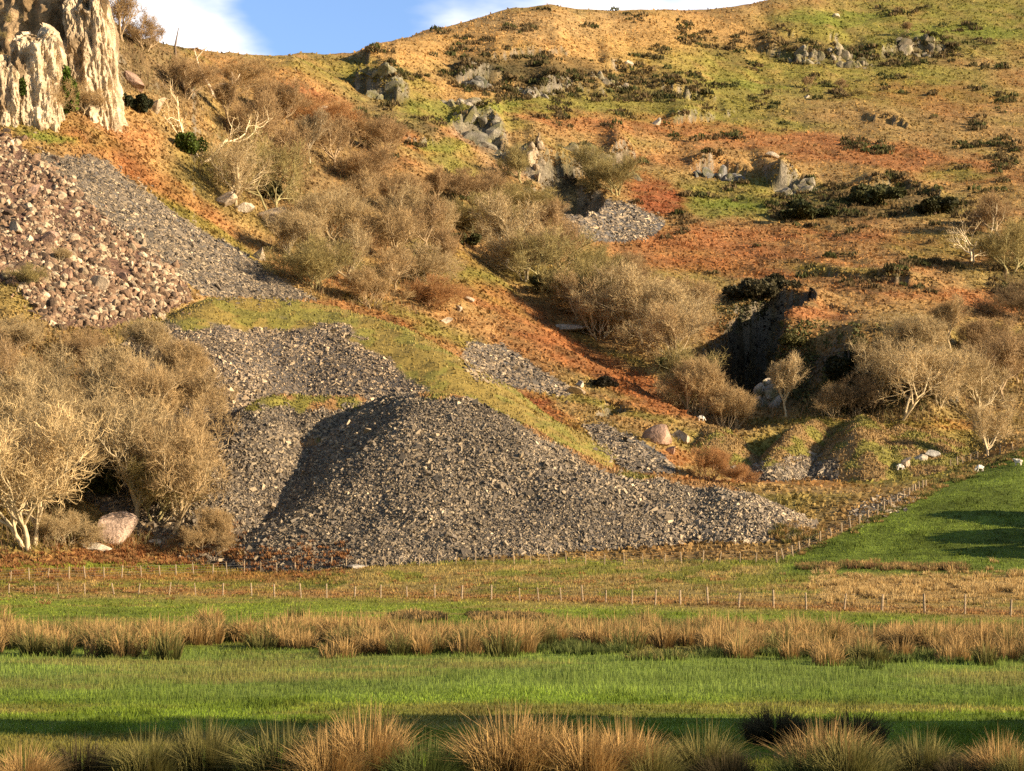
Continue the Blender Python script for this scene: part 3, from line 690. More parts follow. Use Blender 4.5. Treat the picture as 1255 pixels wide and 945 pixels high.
BR = (.22,.15,.08); OL = (.12,.11,.035); IV = (.035,.04,.015)
crag(5, 146, 40, 74, 9, LM, 'pale cream crag cut by the left edge of the photo', 3, dark=BR, box=True, flute=.3, name='limestone_crag', cat='crag')
crag(46, 146, 58, 112, 10, LM, 'cream limestone crag with a pointed foot, middle of the three on the left', 4, dark=BR, box=True, flute=.3, name='limestone_crag', cat='crag', lean=-.04)
crag(120, 142, 50, 155, 11, LM, 'tallest cream limestone crag, right of the three on the left', 5, dark=BR, box=True, flute=.3, lean=-.10, name='limestone_crag', cat='crag')
crag(40, 70, 130, 90, 16, (.36,.25,.14), 'brown overgrown cliff top behind the cream crags', 8, dark=(.18,.12,.06), name='overgrown_cliff', cat='crag')
outcrop(590, 178, 50, 34, 7, GR, 'grey striped rock outcrop on the slope left of the dark hollow', 11, dark=OL, strat=.8)
outcrop(562, 128, 34, 16, 6, (.34,.29,.22), 'small pale rock knoll above the grey striped outcrop', 12, dark=OL)
outcrop(655, 200, 18, 34, 5, (.48,.39,.27), 'bright rock pillar at the lip of the dark hollow', 13, dark=BR, face=.3)
outcrop(630, 196, 38, 28, 6, GR, 'mossy grey rock face between the pillar and the striped outcrop', 14, dark=OL)
outcrop(730, 200, 90, 26, 7, (.2,.17,.11), 'low brown cliff above the bare oaks of the hollow', 15, dark=OL, face=-.3)
outcrop(978, 236, 52, 26, 7, (.30,.26,.2), 'pale tilted slab outcrop right of the long dark ledge', 16, dark=OL, strat=1.2, lean=.3)
outcrop(880, 218, 76, 16, 6, (.22,.21,.2), 'long dark rock ledge on the bracken hillside', 17, dark=OL, face=.2)
outcrop(585, 108, 34, 26, 7, (.26,.24,.2), 'dark creviced rock face in the hilltop heath', 18, dark=IV, face=.2)
outcrop(650, 116, 40, 18, 7, (.24,.21,.17), 'dark heathery crag right of the creviced face', 19, dark=OL)
outcrop(745, 104, 40, 16, 6, (.32,.27,.2), 'pale broken outcrop on the green slope below the heath', 21, dark=OL)
outcrop(985, 74, 40, 14, 6, (.25,.22,.16), 'small broken outcrop high on the right hillside', 22, dark=OL)
outcrop(1045, 80, 50, 15, 6, (.25,.21,.15), 'brown stony outcrop above the right hand bracken', 23, dark=OL)
outcrop(1130, 66, 60, 14, 6, (.25,.21,.15), 'wide low outcrop high at the right of the hill', 24, dark=OL)
outcrop(465, 112, 40, 26, 7, (.27,.25,.18), 'lichen grey outcrop on the left ridge', 25, dark=OL, strat=1)
outcrop(937, 470, 40, 64, 6, (.40,.34,.27), 'pale rock buttress at the mouth of the black cleft', 26, dark=OL, lean=.3, at=349, n=50)
def ivy_curtain(poly, n, label, seed, col=(.085, .085, .028), cut=-.1):
    r = np.random.default_rng(seed); P = np.array(poly, float)
    px = r.uniform(P[:, 0].min(), P[:, 0].max(), n); py = r.uniform(P[:, 1].min(), P[:, 1].max(), n)
    k = inpoly(px + 6 * vnoise(px / 12, py / 12, 2), py + 6 * vnoise(px / 12, py / 12, 6), poly) & (fbm(px / 13, py / 22, 3, seed) > cut)
    px, py = px[k], py[k]; x, Y, ok = hits(px, py); m = len(x)
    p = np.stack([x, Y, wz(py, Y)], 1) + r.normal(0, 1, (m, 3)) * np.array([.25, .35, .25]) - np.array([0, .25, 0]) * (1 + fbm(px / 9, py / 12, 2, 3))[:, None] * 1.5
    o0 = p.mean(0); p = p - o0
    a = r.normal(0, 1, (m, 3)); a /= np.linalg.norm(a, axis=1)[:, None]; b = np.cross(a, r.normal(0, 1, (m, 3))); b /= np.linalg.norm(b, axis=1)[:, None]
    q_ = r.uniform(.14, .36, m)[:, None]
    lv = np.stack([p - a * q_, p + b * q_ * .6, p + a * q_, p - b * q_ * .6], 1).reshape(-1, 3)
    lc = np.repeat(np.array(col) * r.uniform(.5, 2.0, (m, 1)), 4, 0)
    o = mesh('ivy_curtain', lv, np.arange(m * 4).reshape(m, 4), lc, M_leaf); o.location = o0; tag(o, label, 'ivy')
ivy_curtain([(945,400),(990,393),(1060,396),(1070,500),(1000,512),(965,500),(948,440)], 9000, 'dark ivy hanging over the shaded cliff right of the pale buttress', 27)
ivy_curtain([(872,372),(925,345),(945,372),(915,405),(880,408)], 3500, 'dark ivy added to deepen shade on the back wall of the black cleft', 29, col=(.05, .05, .02), cut=-.3)  # dark leaves added to blacken the sunlit back wall
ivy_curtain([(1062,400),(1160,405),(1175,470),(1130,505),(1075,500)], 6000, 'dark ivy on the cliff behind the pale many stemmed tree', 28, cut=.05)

# ------------------------------------------------------------------ bare trees
def tube_mesh(tubes):
    V, Fq, Cc, o = [], [], [], 0
    for pts, rad, sides, col in tubes:
        pts = np.array(pts); n = len(pts)
        d = np.gradient(pts, axis=0); d /= np.linalg.norm(d, axis=1)[:, None] + 1e-9
        ref = np.array([.31, .95, .05]); u = np.cross(d, ref); u /= np.linalg.norm(u, axis=1)[:, None] + 1e-9; v = np.cross(d, u)
        a = np.linspace(0, 2 * np.pi, sides, endpoint=False)
        ring = pts[:, None] + (np.cos(a)[None, :, None] * u[:, None] + np.sin(a)[None, :, None] * v[:, None]) * np.array(rad)[:, None, None]
        V.append(ring.reshape(-1, 3)); Cc.append(np.tile(col, (n * sides, 1)))
        i = np.arange(n * sides).reshape(n, sides); j = np.roll(i, -1, 1)
        Fq.append(np.stack([i[:-1], j[:-1], j[1:], i[1:]], -1).reshape(-1, 4) + o); o += n * sides
    return np.concatenate(V), np.concatenate(Fq), np.concatenate(Cc)
def nrm(v): return v / (np.linalg.norm(v) + 1e-9)
UP = np.array([0, 0, 1.0])
def gen_tree(seed, stems=1, trunk=.22, spread=.9, kids=(7, 6, 5), twn=13, bark=(.36,.30,.21), twc=(.385,.298,.178), upb=.12, gnarl=.22, twl=1.0, tww=.034, rad=.26):
    r = np.random.default_rng(seed); Hh = 10.0
    tubes, tw = [], []
    def grow(p, d, L, rd, lev):
        n = (5, 5, 4, 3)[lev]; pts = [p]; ds = [d]
        for _ in range(n):
            d = nrm(d + r.normal(0, gnarl * (1, 1.1, 1.2, 1.2)[lev] * .6, 3) + UP * upb * (1 if lev else .5)); p = p + d * L / n; pts.append(p); ds.append(d)
        tubes.append((pts, np.linspace(rd, rd * (.55 if lev == 0 else .3), n + 1), (6, 5, 4, 3)[lev], np.array(bark) * r.uniform(.85, 1.15)))
        if lev >= 2:
            for _ in range(twn if lev == 3 else twn // 2):
                t = r.uniform(.1, 1) * n; k = min(int(t), n - 1); q0 = pts[k] + (pts[k + 1] - pts[k]) * (t - k)
                tw.append((q0, nrm(ds[k + 1] * .55 + r.normal(0, .55, 3) + UP * .22), twl * r.uniform(.5, 1.15)))
        if lev == 3: return
        for c in range(kids[lev]):
            t = r.uniform(.55 if lev == 0 else .25, 1.0); k = min(int(t * n), n - 1)
            q0 = pts[k] + (pts[k + 1] - pts[k]) * (t * n - k)
            side = r.normal(0, 1, 3); side -= side @ ds[k + 1] * ds[k + 1]; side = nrm(side)
            dd = nrm(ds[k + 1] + side * spread * r.uniform(.6, 1.3))
            LL = (Hh * .47, Hh * .24, Hh * .135)[lev] * r.uniform(.7, 1.2) * (1.1 - .3 * t if lev else 1)
            grow(q0, dd, LL, rd * (.55, .5, .5)[lev], lev + 1)
    for s in range(stems):
        a = 2 * np.pi * s / stems + r.uniform(0, 1); off = 0 if stems == 1 else .25
        d = nrm(UP + np.array([math.cos(a), math.sin(a), 0]) * (r.uniform(0, .25) if stems == 1 else r.uniform(.3, .8)))
        grow(np.array([math.cos(a) * off, math.sin(a) * off, -.4]), d, Hh * trunk * r.uniform(.85, 1.2) + .4, rad * (1 if stems == 1 else .62), 0)
    p = np.array([t[0] for t in tw]); d = np.array([t[1] for t in tw]); L = np.array([t[2] for t in tw])
    # each twig forks
    P2, D2, L2 = [p], [d], [L]
    for _ in range(2):
        f = r.uniform(.3, .9, len(p))[:, None]; P2.append(p + d * L[:, None] * f)
        e2 = d + r.normal(0, .55, d.shape); e2[:, 2] += .1; D2.append(e2 / np.linalg.norm(e2, axis=1)[:, None]); L2.append(L * r.uniform(.45, .75, len(p)))
    p, d, L = np.concatenate(P2), np.concatenate(D2), np.concatenate(L2)
    s = np.cross(d, r.normal(0, 1, d.shape)); s /= np.linalg.norm(s, axis=1)[:, None]; s *= tww / 2
    m = p + d * L[:, None] * .5 + r.normal(0, .06, p.shape); t = p + d * L[:, None]; t[:, 2] += .05
    V = np.stack([p - s, p + s, m - s * .8, m + s * .8, t], 1).reshape(-1, 3)
    k = np.arange(len(p))[:, None] * 5
    Fc = np.concatenate([k + np.array([[0, 1, 3]]), k + np.array([[0, 3, 2]]), k + np.array([[2, 3, 4]])])
    cc = np.array(twc)[None] * r.uniform(.75, 1.3, (len(p), 1)); Cc = np.repeat(cc, 5, 0)
    tv, tf, tcol = tube_mesh(tubes)
    top = max(V[:, 2].max() * .98, 1); sc = 10.0 / top
    return (tv * sc, tf, tcol), (V * sc, Fc, Cc)
def proto(name, **kw):
    tr, cr = gen_tree(**kw)
    r = empty(name, (0, 0, 0))
    mesh('trunk', tr[0], tr[1], tr[2], M_bark, True, r); mesh('crown', cr[0], cr[1], cr[2], M_twig, False, r)
    return r
PROTO = {
 'a': proto('bare_tree', seed=1, twn=9, gnarl=.3), 'b': proto('bare_tree', seed=2, spread=1.05, trunk=.18), 'c': proto('bare_tree', seed=3, stems=3, trunk=.2, kids=(5, 5, 4), spread=.8),
 'd': proto('bare_tree', seed=4, stems=2, trunk=.28, kids=(5, 6, 5), gnarl=.36, twn=8), 'e': proto('bare_tree', seed=5, trunk=.3, spread=.7, upb=.2),
 's': proto('bare_shrub', seed=6, stems=6, trunk=.16, kids=(4, 4, 4), spread=.75, upb=.2, rad=.16, twn=12), 't': proto('bare_shrub', seed=9, stems=5, trunk=.14, kids=(4, 5, 4), spread=1.0, upb=.08, rad=.16, twn=12),
 'w': proto('bare_tree', seed=12, stems=2, trunk=.32, kids=(3, 3, 2), twn=4, bark=(.62,.52,.38), gnarl=.4, rad=.3),
}
used = set()
def copy_tree(src):
    r = src.copy(); C.objects.link(r)
    for ch in list(src.children):
        c = ch.copy(); C.objects.link(c); c.parent = r
    return r
TINT = {'straw': (1.2,1.17,1.03), 'pale': (1.45,1.4,1.22), 'brown': (.98,.86,.72), 'rust': (1.1,.78,.55), 'olive': (.85,.88,.6), 'dark': (.55,.5,.45), 'grey': (.95,.93,.88), 'gold': (1.12,1.02,.84)}
def plant(px, py, hpx, kind, tint, label, group='bare trees on the hillside', wide=1.0, at=None, cat=None):
    x, Y, z = hit(px, py)
    if at: Y = at; x = wx(px, Y); z = float(H_all(np.array([x]), np.array([Y]))[0])
    k = PROTO[kind]
    o = k if kind not in used else copy_tree(k)
    used.add(kind)
    s = hpx * Y / F / 10
    r = random.Random(int(px * 31 + py))
    o.location = (x, Y, z - .15); o.rotation_euler = (0, 0, r.uniform(0, 6.28)); o.scale = (s * wide * r.uniform(.92, 1.08), s * wide * r.uniform(.92, 1.08), s)
    for ch in o.children:
        ch.color = (*[min(v * (1.0 if ch.name.startswith('crown') else 1.15), 3) for v in TINT[tint]], 1)
    tag(o, label, cat or ('shrub' if kind in 'st' else 'tree'), group)
    return o
L1 = 'trees at the left foot of the slope'; L2 = 'trees beside the diagonal scree'; L3 = 'trees on the middle slope'; L4 = 'trees along the gully'; L5 = 'trees below the dark cliff'; L6 = 'trees at the right edge'
TREES = [
 (38,672,200,'c','pale','largest pale straw coloured tree at the left edge of the photo',L1,1.0),
 (165,640,175,'a','straw','broad bare tree rising behind the big tilted boulder',L1,1.0),
 (212,655,150,'b','gold','golden brown tree touching the left side of the slate heaps',L1,.9),
 (95,600,150,'d','straw','bare tree between the largest pale tree and the broad tree',L1,1.0),
 (5,585,150,'b','straw','bare tree half cut by the left edge, above the largest pale tree',L1,1.0),
 (200,560,135,'e','gold','narrow golden tree just left of the mossy heap crest',L1,1.0),
 (150,520,110,'c','straw','straw coloured tree below the foot of the rubble slope',L1,1.0),
 (60,510,100,'a','straw','spreading bare tree below the left side of the rubble slope',L1,1.1),
 (10,480,85,'d','brown','brown tree at the left edge under the rubble slope',L1,1.0),
 (222,480,75,'s','gold','golden shrub against the left flank of the brownish heap',L1,1.2),
 (110,450,55,'t','brown','low brown shrub touching the rubble foot',L1,1.3),
 (180,440,58,'s','straw','straw shrub between the rubble foot and the brownish heap',L1,1.3),
 (262,668,55,'s','gold','low golden shrub at the dark left foot of the slate heap',L1,1.1),
 (80,668,52,'t','straw','low straw shrub left of the big tilted boulder',L1,1.3),
 (250,676,42,'t','gold','low tangled shrub right of the big tilted boulder',L1,1.3),
 (225,610,130,'c','gold','golden bushy tree overlapping the dark left flank of the slate heap',L1,.8),
 (222,540,110,'b','gold','golden round tree just below the brownish heap',L1,.9),
 (130,590,130,'a','straw','straw tree in the middle of the left wood, above the tilted boulder',L1,1.0),
 (70,560,120,'e','straw','upright straw tree above the largest pale tree',L1,1.0),
 (190,640,110,'c','olive','olive tree between the broad bare tree and the golden brown one',L1,1.0),
 (20,430,50,'t','straw','straw shrub at the left edge beside the rubble',L1,1.3),
 (289,255,100,'a','straw','bare tree with a thick pale trunk beside the long rock ledge',L2,1.0),
 (247,195,98,'w','pale','nearly white bare tree above the moss strip',L2,.9),
 (333,262,120,'d','olive','tall dark stemmed tree right of the thick pale trunk',L2,.9),
 (365,235,92,'b','brown','brown rounded tree behind the dark stemmed tree',L2,1.0),
 (318,190,85,'c','brown','brown tree on the slope above the thick pale trunk',L2,1.0),
 (405,300,80,'c','straw','straw coloured tree above the lower end of the diagonal scree',L2,1.1),
 (360,318,70,'s','straw','pale shrub hanging over the edge of the diagonal scree',L2,1.3),
 (385,355,75,'t','olive','olive shrub at the bottom tip of the diagonal scree',L2,1.3),
 (432,350,85,'a','straw','bare tree just right of the bottom tip of the scree',L2,1.0),
 (280,150,60,'e','brown','slim brown tree below the ivy covered dead trunk',L2,1.1),
 (228,120,58,'c','brown','brown tree right of the tallest cream crag',L2,1.2),
 (345,150,60,'s','brown','brown shrub mass below the skyline of the left ridge',L2,1.5),
 (300,110,45,'t','gold','golden shrub close under the left skyline',L2,1.5),
 (410,205,70,'b','brown','round brown tree halfway down the left slope',L3,1.1),
 (455,235,65,'c','brown','brown tree right of the round halfway tree',L3,1.2),
 (440,270,70,'a','gold','golden tree in the middle of the brown slope',L3,1.1),
 (490,265,62,'s','brown','brown shrub at the top of the middle wood',L3,1.4),
 (480,320,75,'b','gold','golden spreading tree above the orange slope',L3,1.1),
 (525,305,75,'a','brown','brown tree at the right side of the middle wood',L3,1.1),
 (515,350,60,'t','straw','pale shrub at the bottom of the middle wood',L3,1.4),
 (455,378,60,'s','gold','golden shrub above the grassy top of the brownish heap',L3,1.4),
 (540,255,55,'e','brown','slim brown tree near the grey striped outcrop',L3,1.2),
 (530,378,48,'t','rust','reddish shrub low on the orange slope',L3,1.4),
 (430,180,50,'s','brown','brown shrub under the lichen grey outcrop',L3,1.6),
 (470,190,55,'c','brown','brown tree below the lichen grey outcrop',L3,1.2),
 (380,200,70,'e','grey','grey slim tree in the left wood, right of the brown tree above the pale trunk',L3,1.1),
 (420,310,75,'d','gold','golden forked tree at the lower left of the middle wood',L3,1.1),
 (500,290,70,'c','straw','straw tree in the heart of the middle wood',L3,1.1),
 (550,330,60,'b','brown','brown tree at the top of the mossy slope left of the gully',L3,1.1),
 (485,355,65,'a','gold','golden tree at the low edge of the middle wood',L3,1.1),
 (570,245,45,'t','brown','brown shrub below the grey striped outcrop',L3,1.5),
 (390,160,55,'t','rust','reddish brown shrub near the lone white stone',L3,1.5),
 (620,325,105,'a','straw','large spreading tree at the head of the gully',L4,1.1),
 (585,290,60,'t','olive','olive shrub left of the large gully head tree',L4,1.4),
 (665,352,85,'d','olive','dark olive tree right of the large gully head tree',L4,1.1),
 (690,330,65,'c','brown','brown tree behind the dark olive tree',L4,1.2),
 (715,385,75,'t','olive','olive shrub on the shady side of the gully',L4,1.3),
 (752,400,90,'b','straw','straw tree in the middle of the gully',L4,1.1),
 (790,425,105,'c','straw','bushy straw tree below the orange bracken',L4,1.1),
 (825,455,100,'a','gold','golden tree low in the gully',L4,1.0),
 (770,360,60,'s','brown','brown shrub at the upper edge of the gully',L4,1.4),
 (856,510,95,'s','gold','golden shrub left of the black cleft',L4,1.0,337),
 (893,513,70,'s','gold','lowest golden shrub of the gully, by the flat ledge',L4,1.1,334),
 (830,390,60,'t','brown','brown shrub above the golden gully tree',L4,1.4),
 (850,400,62,'c','gold','golden tree at the lip of the black cleft',L4,1.2),
 (845,505,100,'b','olive','low olive tree near the foot of the gully',L4,1.0,340),
 (805,410,75,'s','straw','straw shrub high on the far side of the gully',L4,1.3),
 (735,360,70,'a','olive','olive tree on the far side of the gully below the pale scree',L4,1.1),
 (680,300,62,'b','brown','brown tree on the far slope above the middle of the gully',L4,1.2),
 (645,345,80,'c','straw','pale bushy tree just right of the large gully head tree',L4,1.1),
 (705,395,75,'a','gold','golden forked tree on the near side of the gully',L4,1.1),
 (785,385,70,'e','brown','brown tree above the straw tree in the middle of the gully',L4,1.2),
 (818,432,80,'d','straw','forked pale tree between the bushy straw and golden gully trees',L4,1.1),
 (735,415,70,'s','straw','pale shrub at the near edge of the gully beside orange bracken',L4,1.3),
 (600,250,48,'s','brown','brown shrub under the mossy rock face left of the dark hollow',L4,1.4),
 (540,300,60,'c','straw','straw tree between the middle wood and the gully head',L3,1.1),
 (35,352,34,'t','olive','olive shrub growing out of the rubble slope',L2,1.3),
 (75,322,22,'s','straw','small straw shrub on the rubble slope beside its brownish block',L2,1.4),
 (640,270,55,'t','olive','olive shrub above the large gully head tree',L4,1.5),
 (843,470,90,'b','gold','golden round tree beside the left lip of the black cleft',L4,.9,352),
 (640,225,52,'b','olive','olive tree in front of the mossy rock face',L4,1.1),
 (722,243,62,'a','olive','dark spreading oak beside the dark hollow',L4,1.25),
 (757,240,56,'c','olive','bushy olive oak right of the dark spreading oak',L4,1.3),
 (964,511,84,'e','pale','fan shaped grey tree in front of the pale buttress',L5,.95),
 (1020,513,50,'s','gold','small golden shrub right of the fan shaped tree',L5,1.1),
 (1105,512,112,'d','pale','pale many stemmed tree in front of the shadowed cliff',L5,1.1),
 (1075,490,90,'b','straw','straw tree behind the pale many stemmed tree',L5,1.0),
 (1150,495,85,'c','straw','straw tree right of the pale many stemmed tree',L5,1.1),
 (1165,430,72,'e','gold','round golden tree on the ledge above the cliff',L5,1.2),
 (1195,512,95,'a','straw','bare tree behind the lone pale tree',L5,1.1),
 (1230,490,90,'b','brown','brown tree near the right edge below the rusty slope',L5,1.1),
 (1120,445,70,'s','straw','straw shrub on top of the shadowed cliff',L5,1.4),
 (1212,442,62,'s','brown','brown shrub above the brown right hand tree',L5,1.5),
 (1252,470,80,'c','brown','brown tree cut by the right edge',L5,1.1),
 (1050,510,60,'t','dark','dark shrub at the foot of the ivy hung cliff',L5,1.2),
 (1211,558,74,'b','pale','lone pale tree with sideways branches on the grassy bank',L6,1.0),
 (1190,322,75,'w','straw','pale twisted tree by the upper right gorse',L6,1.0),
 (1225,290,62,'b','brown','rounded brown tree at the upper right edge',L6,1.3),
 (1238,335,70,'c','olive','olive tree at the right edge below the rounded brown tree',L6,1.2),
 (1250,395,55,'t','dark','dark shrub on the rusty slope at the right edge',L6,1.4),
 (150,50,75,'a','brown','fine twigged tree on the skyline above the tallest crag',L2,1.1),
 (178,62,48,'c','brown','lower skyline tree right of the fine twigged tree',L2,1.2),
 (110,8,40,'s','brown','shrub growing on top of the tallest crag',L2,1.3),
 (68,146,62,'t','gold','tan shrub in the cleft between two cream crags',L2,.8),
 (100,140,45,'t','gold','tan shrub at the foot of the tallest crag',L2,1.2),
 (20,60,45,'s','olive','olive shrub hanging above the edge crag',L2,1.2),
 (991,108,17,'s','brown','left dark bush of the pair alone on the high green slope','pair of hill bushes',1.1),
 (1031,108,14,'t','brown','right paler bush of the pair alone on the high green slope','pair of hill bushes',1.1),
 (1052,118,12,'t','olive','tiny bush right of the pair on the high slope','pair of hill bushes',1.2),
 (1112,40,16,'s','brown','small bush near the top right of the hill','pair of hill bushes',1.3),
 (870,590,50,'s','rust','reddish twiggy bush between the pink boulders and the mounds',L6,1.25),
 (905,592,30,'t','rust','low reddish bush right of the big reddish bush',L6,1.4),
]
for t in TREES: plant(*t)

# evergreen bushes and the ivy covered trunk
def leafy(n, seed, sx, sy, sz, leaf=.22, col=(.045,.06,.018)):
    r = np.random.default_rng(seed); m = 14
    cs = r.normal(0, .45, (m, 3)); cs[:, 2] = np.abs(cs[:, 2]) * .8 + .25
    rr = r.uniform(.22, .42, m); k = r.integers(0, m, n)
    d = r.normal(0, 1, (n, 3)); d /= np.linalg.norm(d, axis=1)[:, None]
    p = cs[k] + d * (rr[k] * r.uniform(.6, 1, n) ** .5)[:, None]; p[:, 2] = np.maximum(p[:, 2], .02)
    p = p * np.array([sx, sy, sz])
    a = r.normal(0, 1, (n, 3)); a /= np.linalg.norm(a, axis=1)[:, None]; b = np.cross(a, r.normal(0, 1, (n, 3))); b /= np.linalg.norm(b, axis=1)[:, None]
    s = (leaf * r.uniform(.6, 1.4, n))[:, None]
    V = np.stack([p - a * s, p + b * s * .5, p + a * s, p - b * s * .5], 1).reshape(-1, 3)
    Fc = np.arange(n * 4).reshape(n, 4); c = np.repeat(np.array(col)[None] * r.uniform(.6, 1.6, (n, 1)), 4, 0)
    return V, Fc, c
def evergreen(px, py, wpx, hpx, label, seed, col=(.05,.065,.02), name='evergreen_bush', cat='bush', loc=None, trunk_h=.35, n=3000, size=None):
    x, Y, z = loc if loc else hit(px, py)
    w, h = size if size else (wpx * Y / F, hpx * Y / F)
    o = empty(name, (x, Y, z - .1)); tag(o, label, cat)
    V, f, c = leafy(n, seed, w / 1.9, w / 1.9, h / 1.45, .05 * max(w, h) + .06, col)
    mesh('crown', V + np.array([0, 0, h * .05]), f, c, M_leaf, False, o)
    tv, tf, tc = tube_mesh([([np.array([0, 0, -.2]), np.array([.03 * w, 0, h * .3]), np.array([0, .04 * w, h * .7])], [.05 * w, .035 * w, .012 * w], 6, np.array([.14, .1, .07]))])
    mesh('trunk', tv, tf, tc, M_bark, True, o)
for i, e_ in enumerate([
 (170,138,36,32,'dark holly bush at the foot of the tallest crag',(.03,.035,.016)),
 (232,190,32,34,'bright green ivy bush below the white bare tree',(.08,.11,.02)),
 (78,143,26,74,'green ivy clump in the cleft beside the tallest crag',(.09,.13,.02)),
 (20,146,20,62,'dark green ivy clump between the two left crags',(.07,.10,.02)),
 (330,245,30,36,'dark ivy mass under the dark stemmed tree',(.05,.05,.018)),
 (130,610,60,70,'dark green holly thicket under the broad left tree',(.06,.06,.018)),
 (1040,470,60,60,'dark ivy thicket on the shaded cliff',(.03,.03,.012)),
 (975,425,34,18,'ivy patch above the pale buttress',(.10,.09,.03)),
 (972,372,36,20,'dark thorn bush at the top of the orange knoll',(.06,.055,.025)),
 (930,372,70,34,'dark thorn bush over the lip of the black cleft',(.07,.06,.03)),
 (985,268,60,20,'dark gorse clump under the pale tilted slab',(.05,.055,.02)),
 (1070,250,70,26,'wide gorse thicket right of the pale slab',(.075,.075,.028)),
 (1145,262,50,20,'dark gorse clump at the right end of the outcrop band',(.045,.045,.018)),
 (1215,275,40,24,'gorse clump behind the twisted right tree',(.06,.06,.022)),
 (565,300,44,16,'dark bramble clump at the gully head',(.06,.06,.02)),
 (690,360,70,26,'dark holly row on the shady gully side',(.055,.055,.02)),
 (820,455,50,20,'green bramble clump low in the gully',(.07,.075,.02)),
 (740,474,30,16,'dark burrow bush on the bracken slope',(.03,.025,.015)),
]): evergreen(e_[0], e_[1], e_[2], e_[3], e_[4], 40 + i, e_[5])
x, Y, z = hit(214, 100)
o = empty('dead_tree', (x, Y, z)); tag(o, 'ivy covered dead trunk standing alone against the sky', 'dead tree')
s = Y / F
tv, tf, tc = tube_mesh([([np.array([0,0,-.5]), np.array([.3,0,22*s]), np.array([.1,0,44*s]), np.array([.8,0,66*s])], [.32,.28,.2,.07], 7, np.array([.18,.13,.09]))])
mesh('trunk', tv, tf, tc, M_bark, True, o)
V, f, c = leafy(900, 3, .9, .9, 5.5, .16, (.07,.09,.02)); mesh('ivy', V, f, c, M_leaf, False, o)
x, Y, z = hit(262, 118); s = Y / F                      # bleached dead tree
o = empty('dead_tree', (x, Y, z)); tag(o, 'bleached dead tree with crooked pale limbs below the left skyline', 'dead tree')
bl = np.array([.66,.52,.36])
def br(*q): return [np.array([a * s, .4 * math.sin(a), b * s]) for a, b in q]
tv, tf, tc = tube_mesh([(br((0,-3),(-4,10),(-12,22),(-18,34),(-22,50),(-24,58)), [.42,.38,.32,.25,.16,.06], 6, bl), (br((-16,30),(-30,36),(-46,34)), [.2,.15,.05], 5, bl),
  (br((-4,10),(10,15),(22,14),(30,22),(32,28)), [.26,.24,.2,.12,.05], 5, bl), (br((-21,46),(-12,58),(-6,62)), [.14,.1,.04], 5, bl), (br((22,14),(24,24),(22,30)), [.12,.08,.04], 5, bl)])
mesh('trunk', tv, tf, tc, M_bark, True, o)

# trees standing right of the picture whose long shadow crosses the meadow
for i, (t, lat, hh, wd) in enumerate([(30, -1, 17, 8), (36, 1.5, 20, 9), (25, 1.5, 13, 6)]):
    cx, cy = 12 + .92 * t + .39 * lat, 43.5 - .39 * t + .92 * lat
    evergreen(0, 0, 0, 0, ('dense evergreen tree right of the picture, nearest of the shadow casting trees', 'tallest evergreen right of the picture, casting shade across the meadow', 'shortest evergreen right of the picture, casting shade across the meadow')[i],
              80 + i, (.05,.065,.02), 'evergreen_tree', 'tree', (cx, cy, 0), n=9000, size=(wd, hh))

for i, (tx, ty, hh, wd) in enumerate([(76, 219, 14, 16), (72, 232, 12, 14)]):  # unseen trees added to throw shade over the right field
    tz = float(H_all(np.array([float(tx)]), np.array([float(ty)]))[0])
    evergreen(0, 0, 0, 0, 'unseen evergreen tree added off the right edge to shade the upper field, %s' % ('nearest', 'second nearest', 'third nearest', 'tallest and farthest')[i],
              90 + i, (.05,.065,.02), 'evergreen_tree', 'tree', (tx, ty, tz), n=7000, size=(wd, hh))
# ------------------------------------------------------------------ rough growth over the hillside
def scatter(n, x0, x1, y0, y1, seed, test=None):
    r = np.random.default_rng(seed)
    px = r.uniform(x0, x1, n); py = r.uniform(y0, y1, n)
    if test is not None:
        k = test(px, py); px, py = px[k], py[k]
    x, Y, ok = hits(px, py)
    return px[ok], py[ok], x[ok], Y[ok], r
def offheap(x, Y):
    b = H_base(x, Y); m = np.ones(x.shape, bool)
    for k in HEAPS: m &= H_heap(k, x, Y) < b + .1
    return m, b
def veg(px, py):
    k = py < edge_row(px)
    for b in bare: k &= ~inpoly(px, py, b)
    return k
px, py, x, Y, r = scatter(182000, -200, 1455, -10, 700, 1, veg)
m, z = offheap(x, Y); px, py, x, Y, z = px[m], py[m], x[m], Y[m], z[m]
pyb = HY - (z - EYE) / Y * F
c = cover(px, pyb, x, Y) * r.uniform(.62, 1.4, (len(x), 1))
h = (.22 + .4 * r.random(len(x)) ** 2) * (.75 + Y / 700) ; w = r.uniform(.25, .6, len(x)) * (.6 + Y / 700)
V, f, cc = blades(np.stack([x, Y, z - .05], 1), h, w, r.uniform(.2, 1.1, len(x)), c * .75, c * 1.15, 2)
tag(mesh('rough_grass', V, f, cc, M_blade), 'rough tussock grass and bracken covering the hillside', 'grass', kind='stuff')
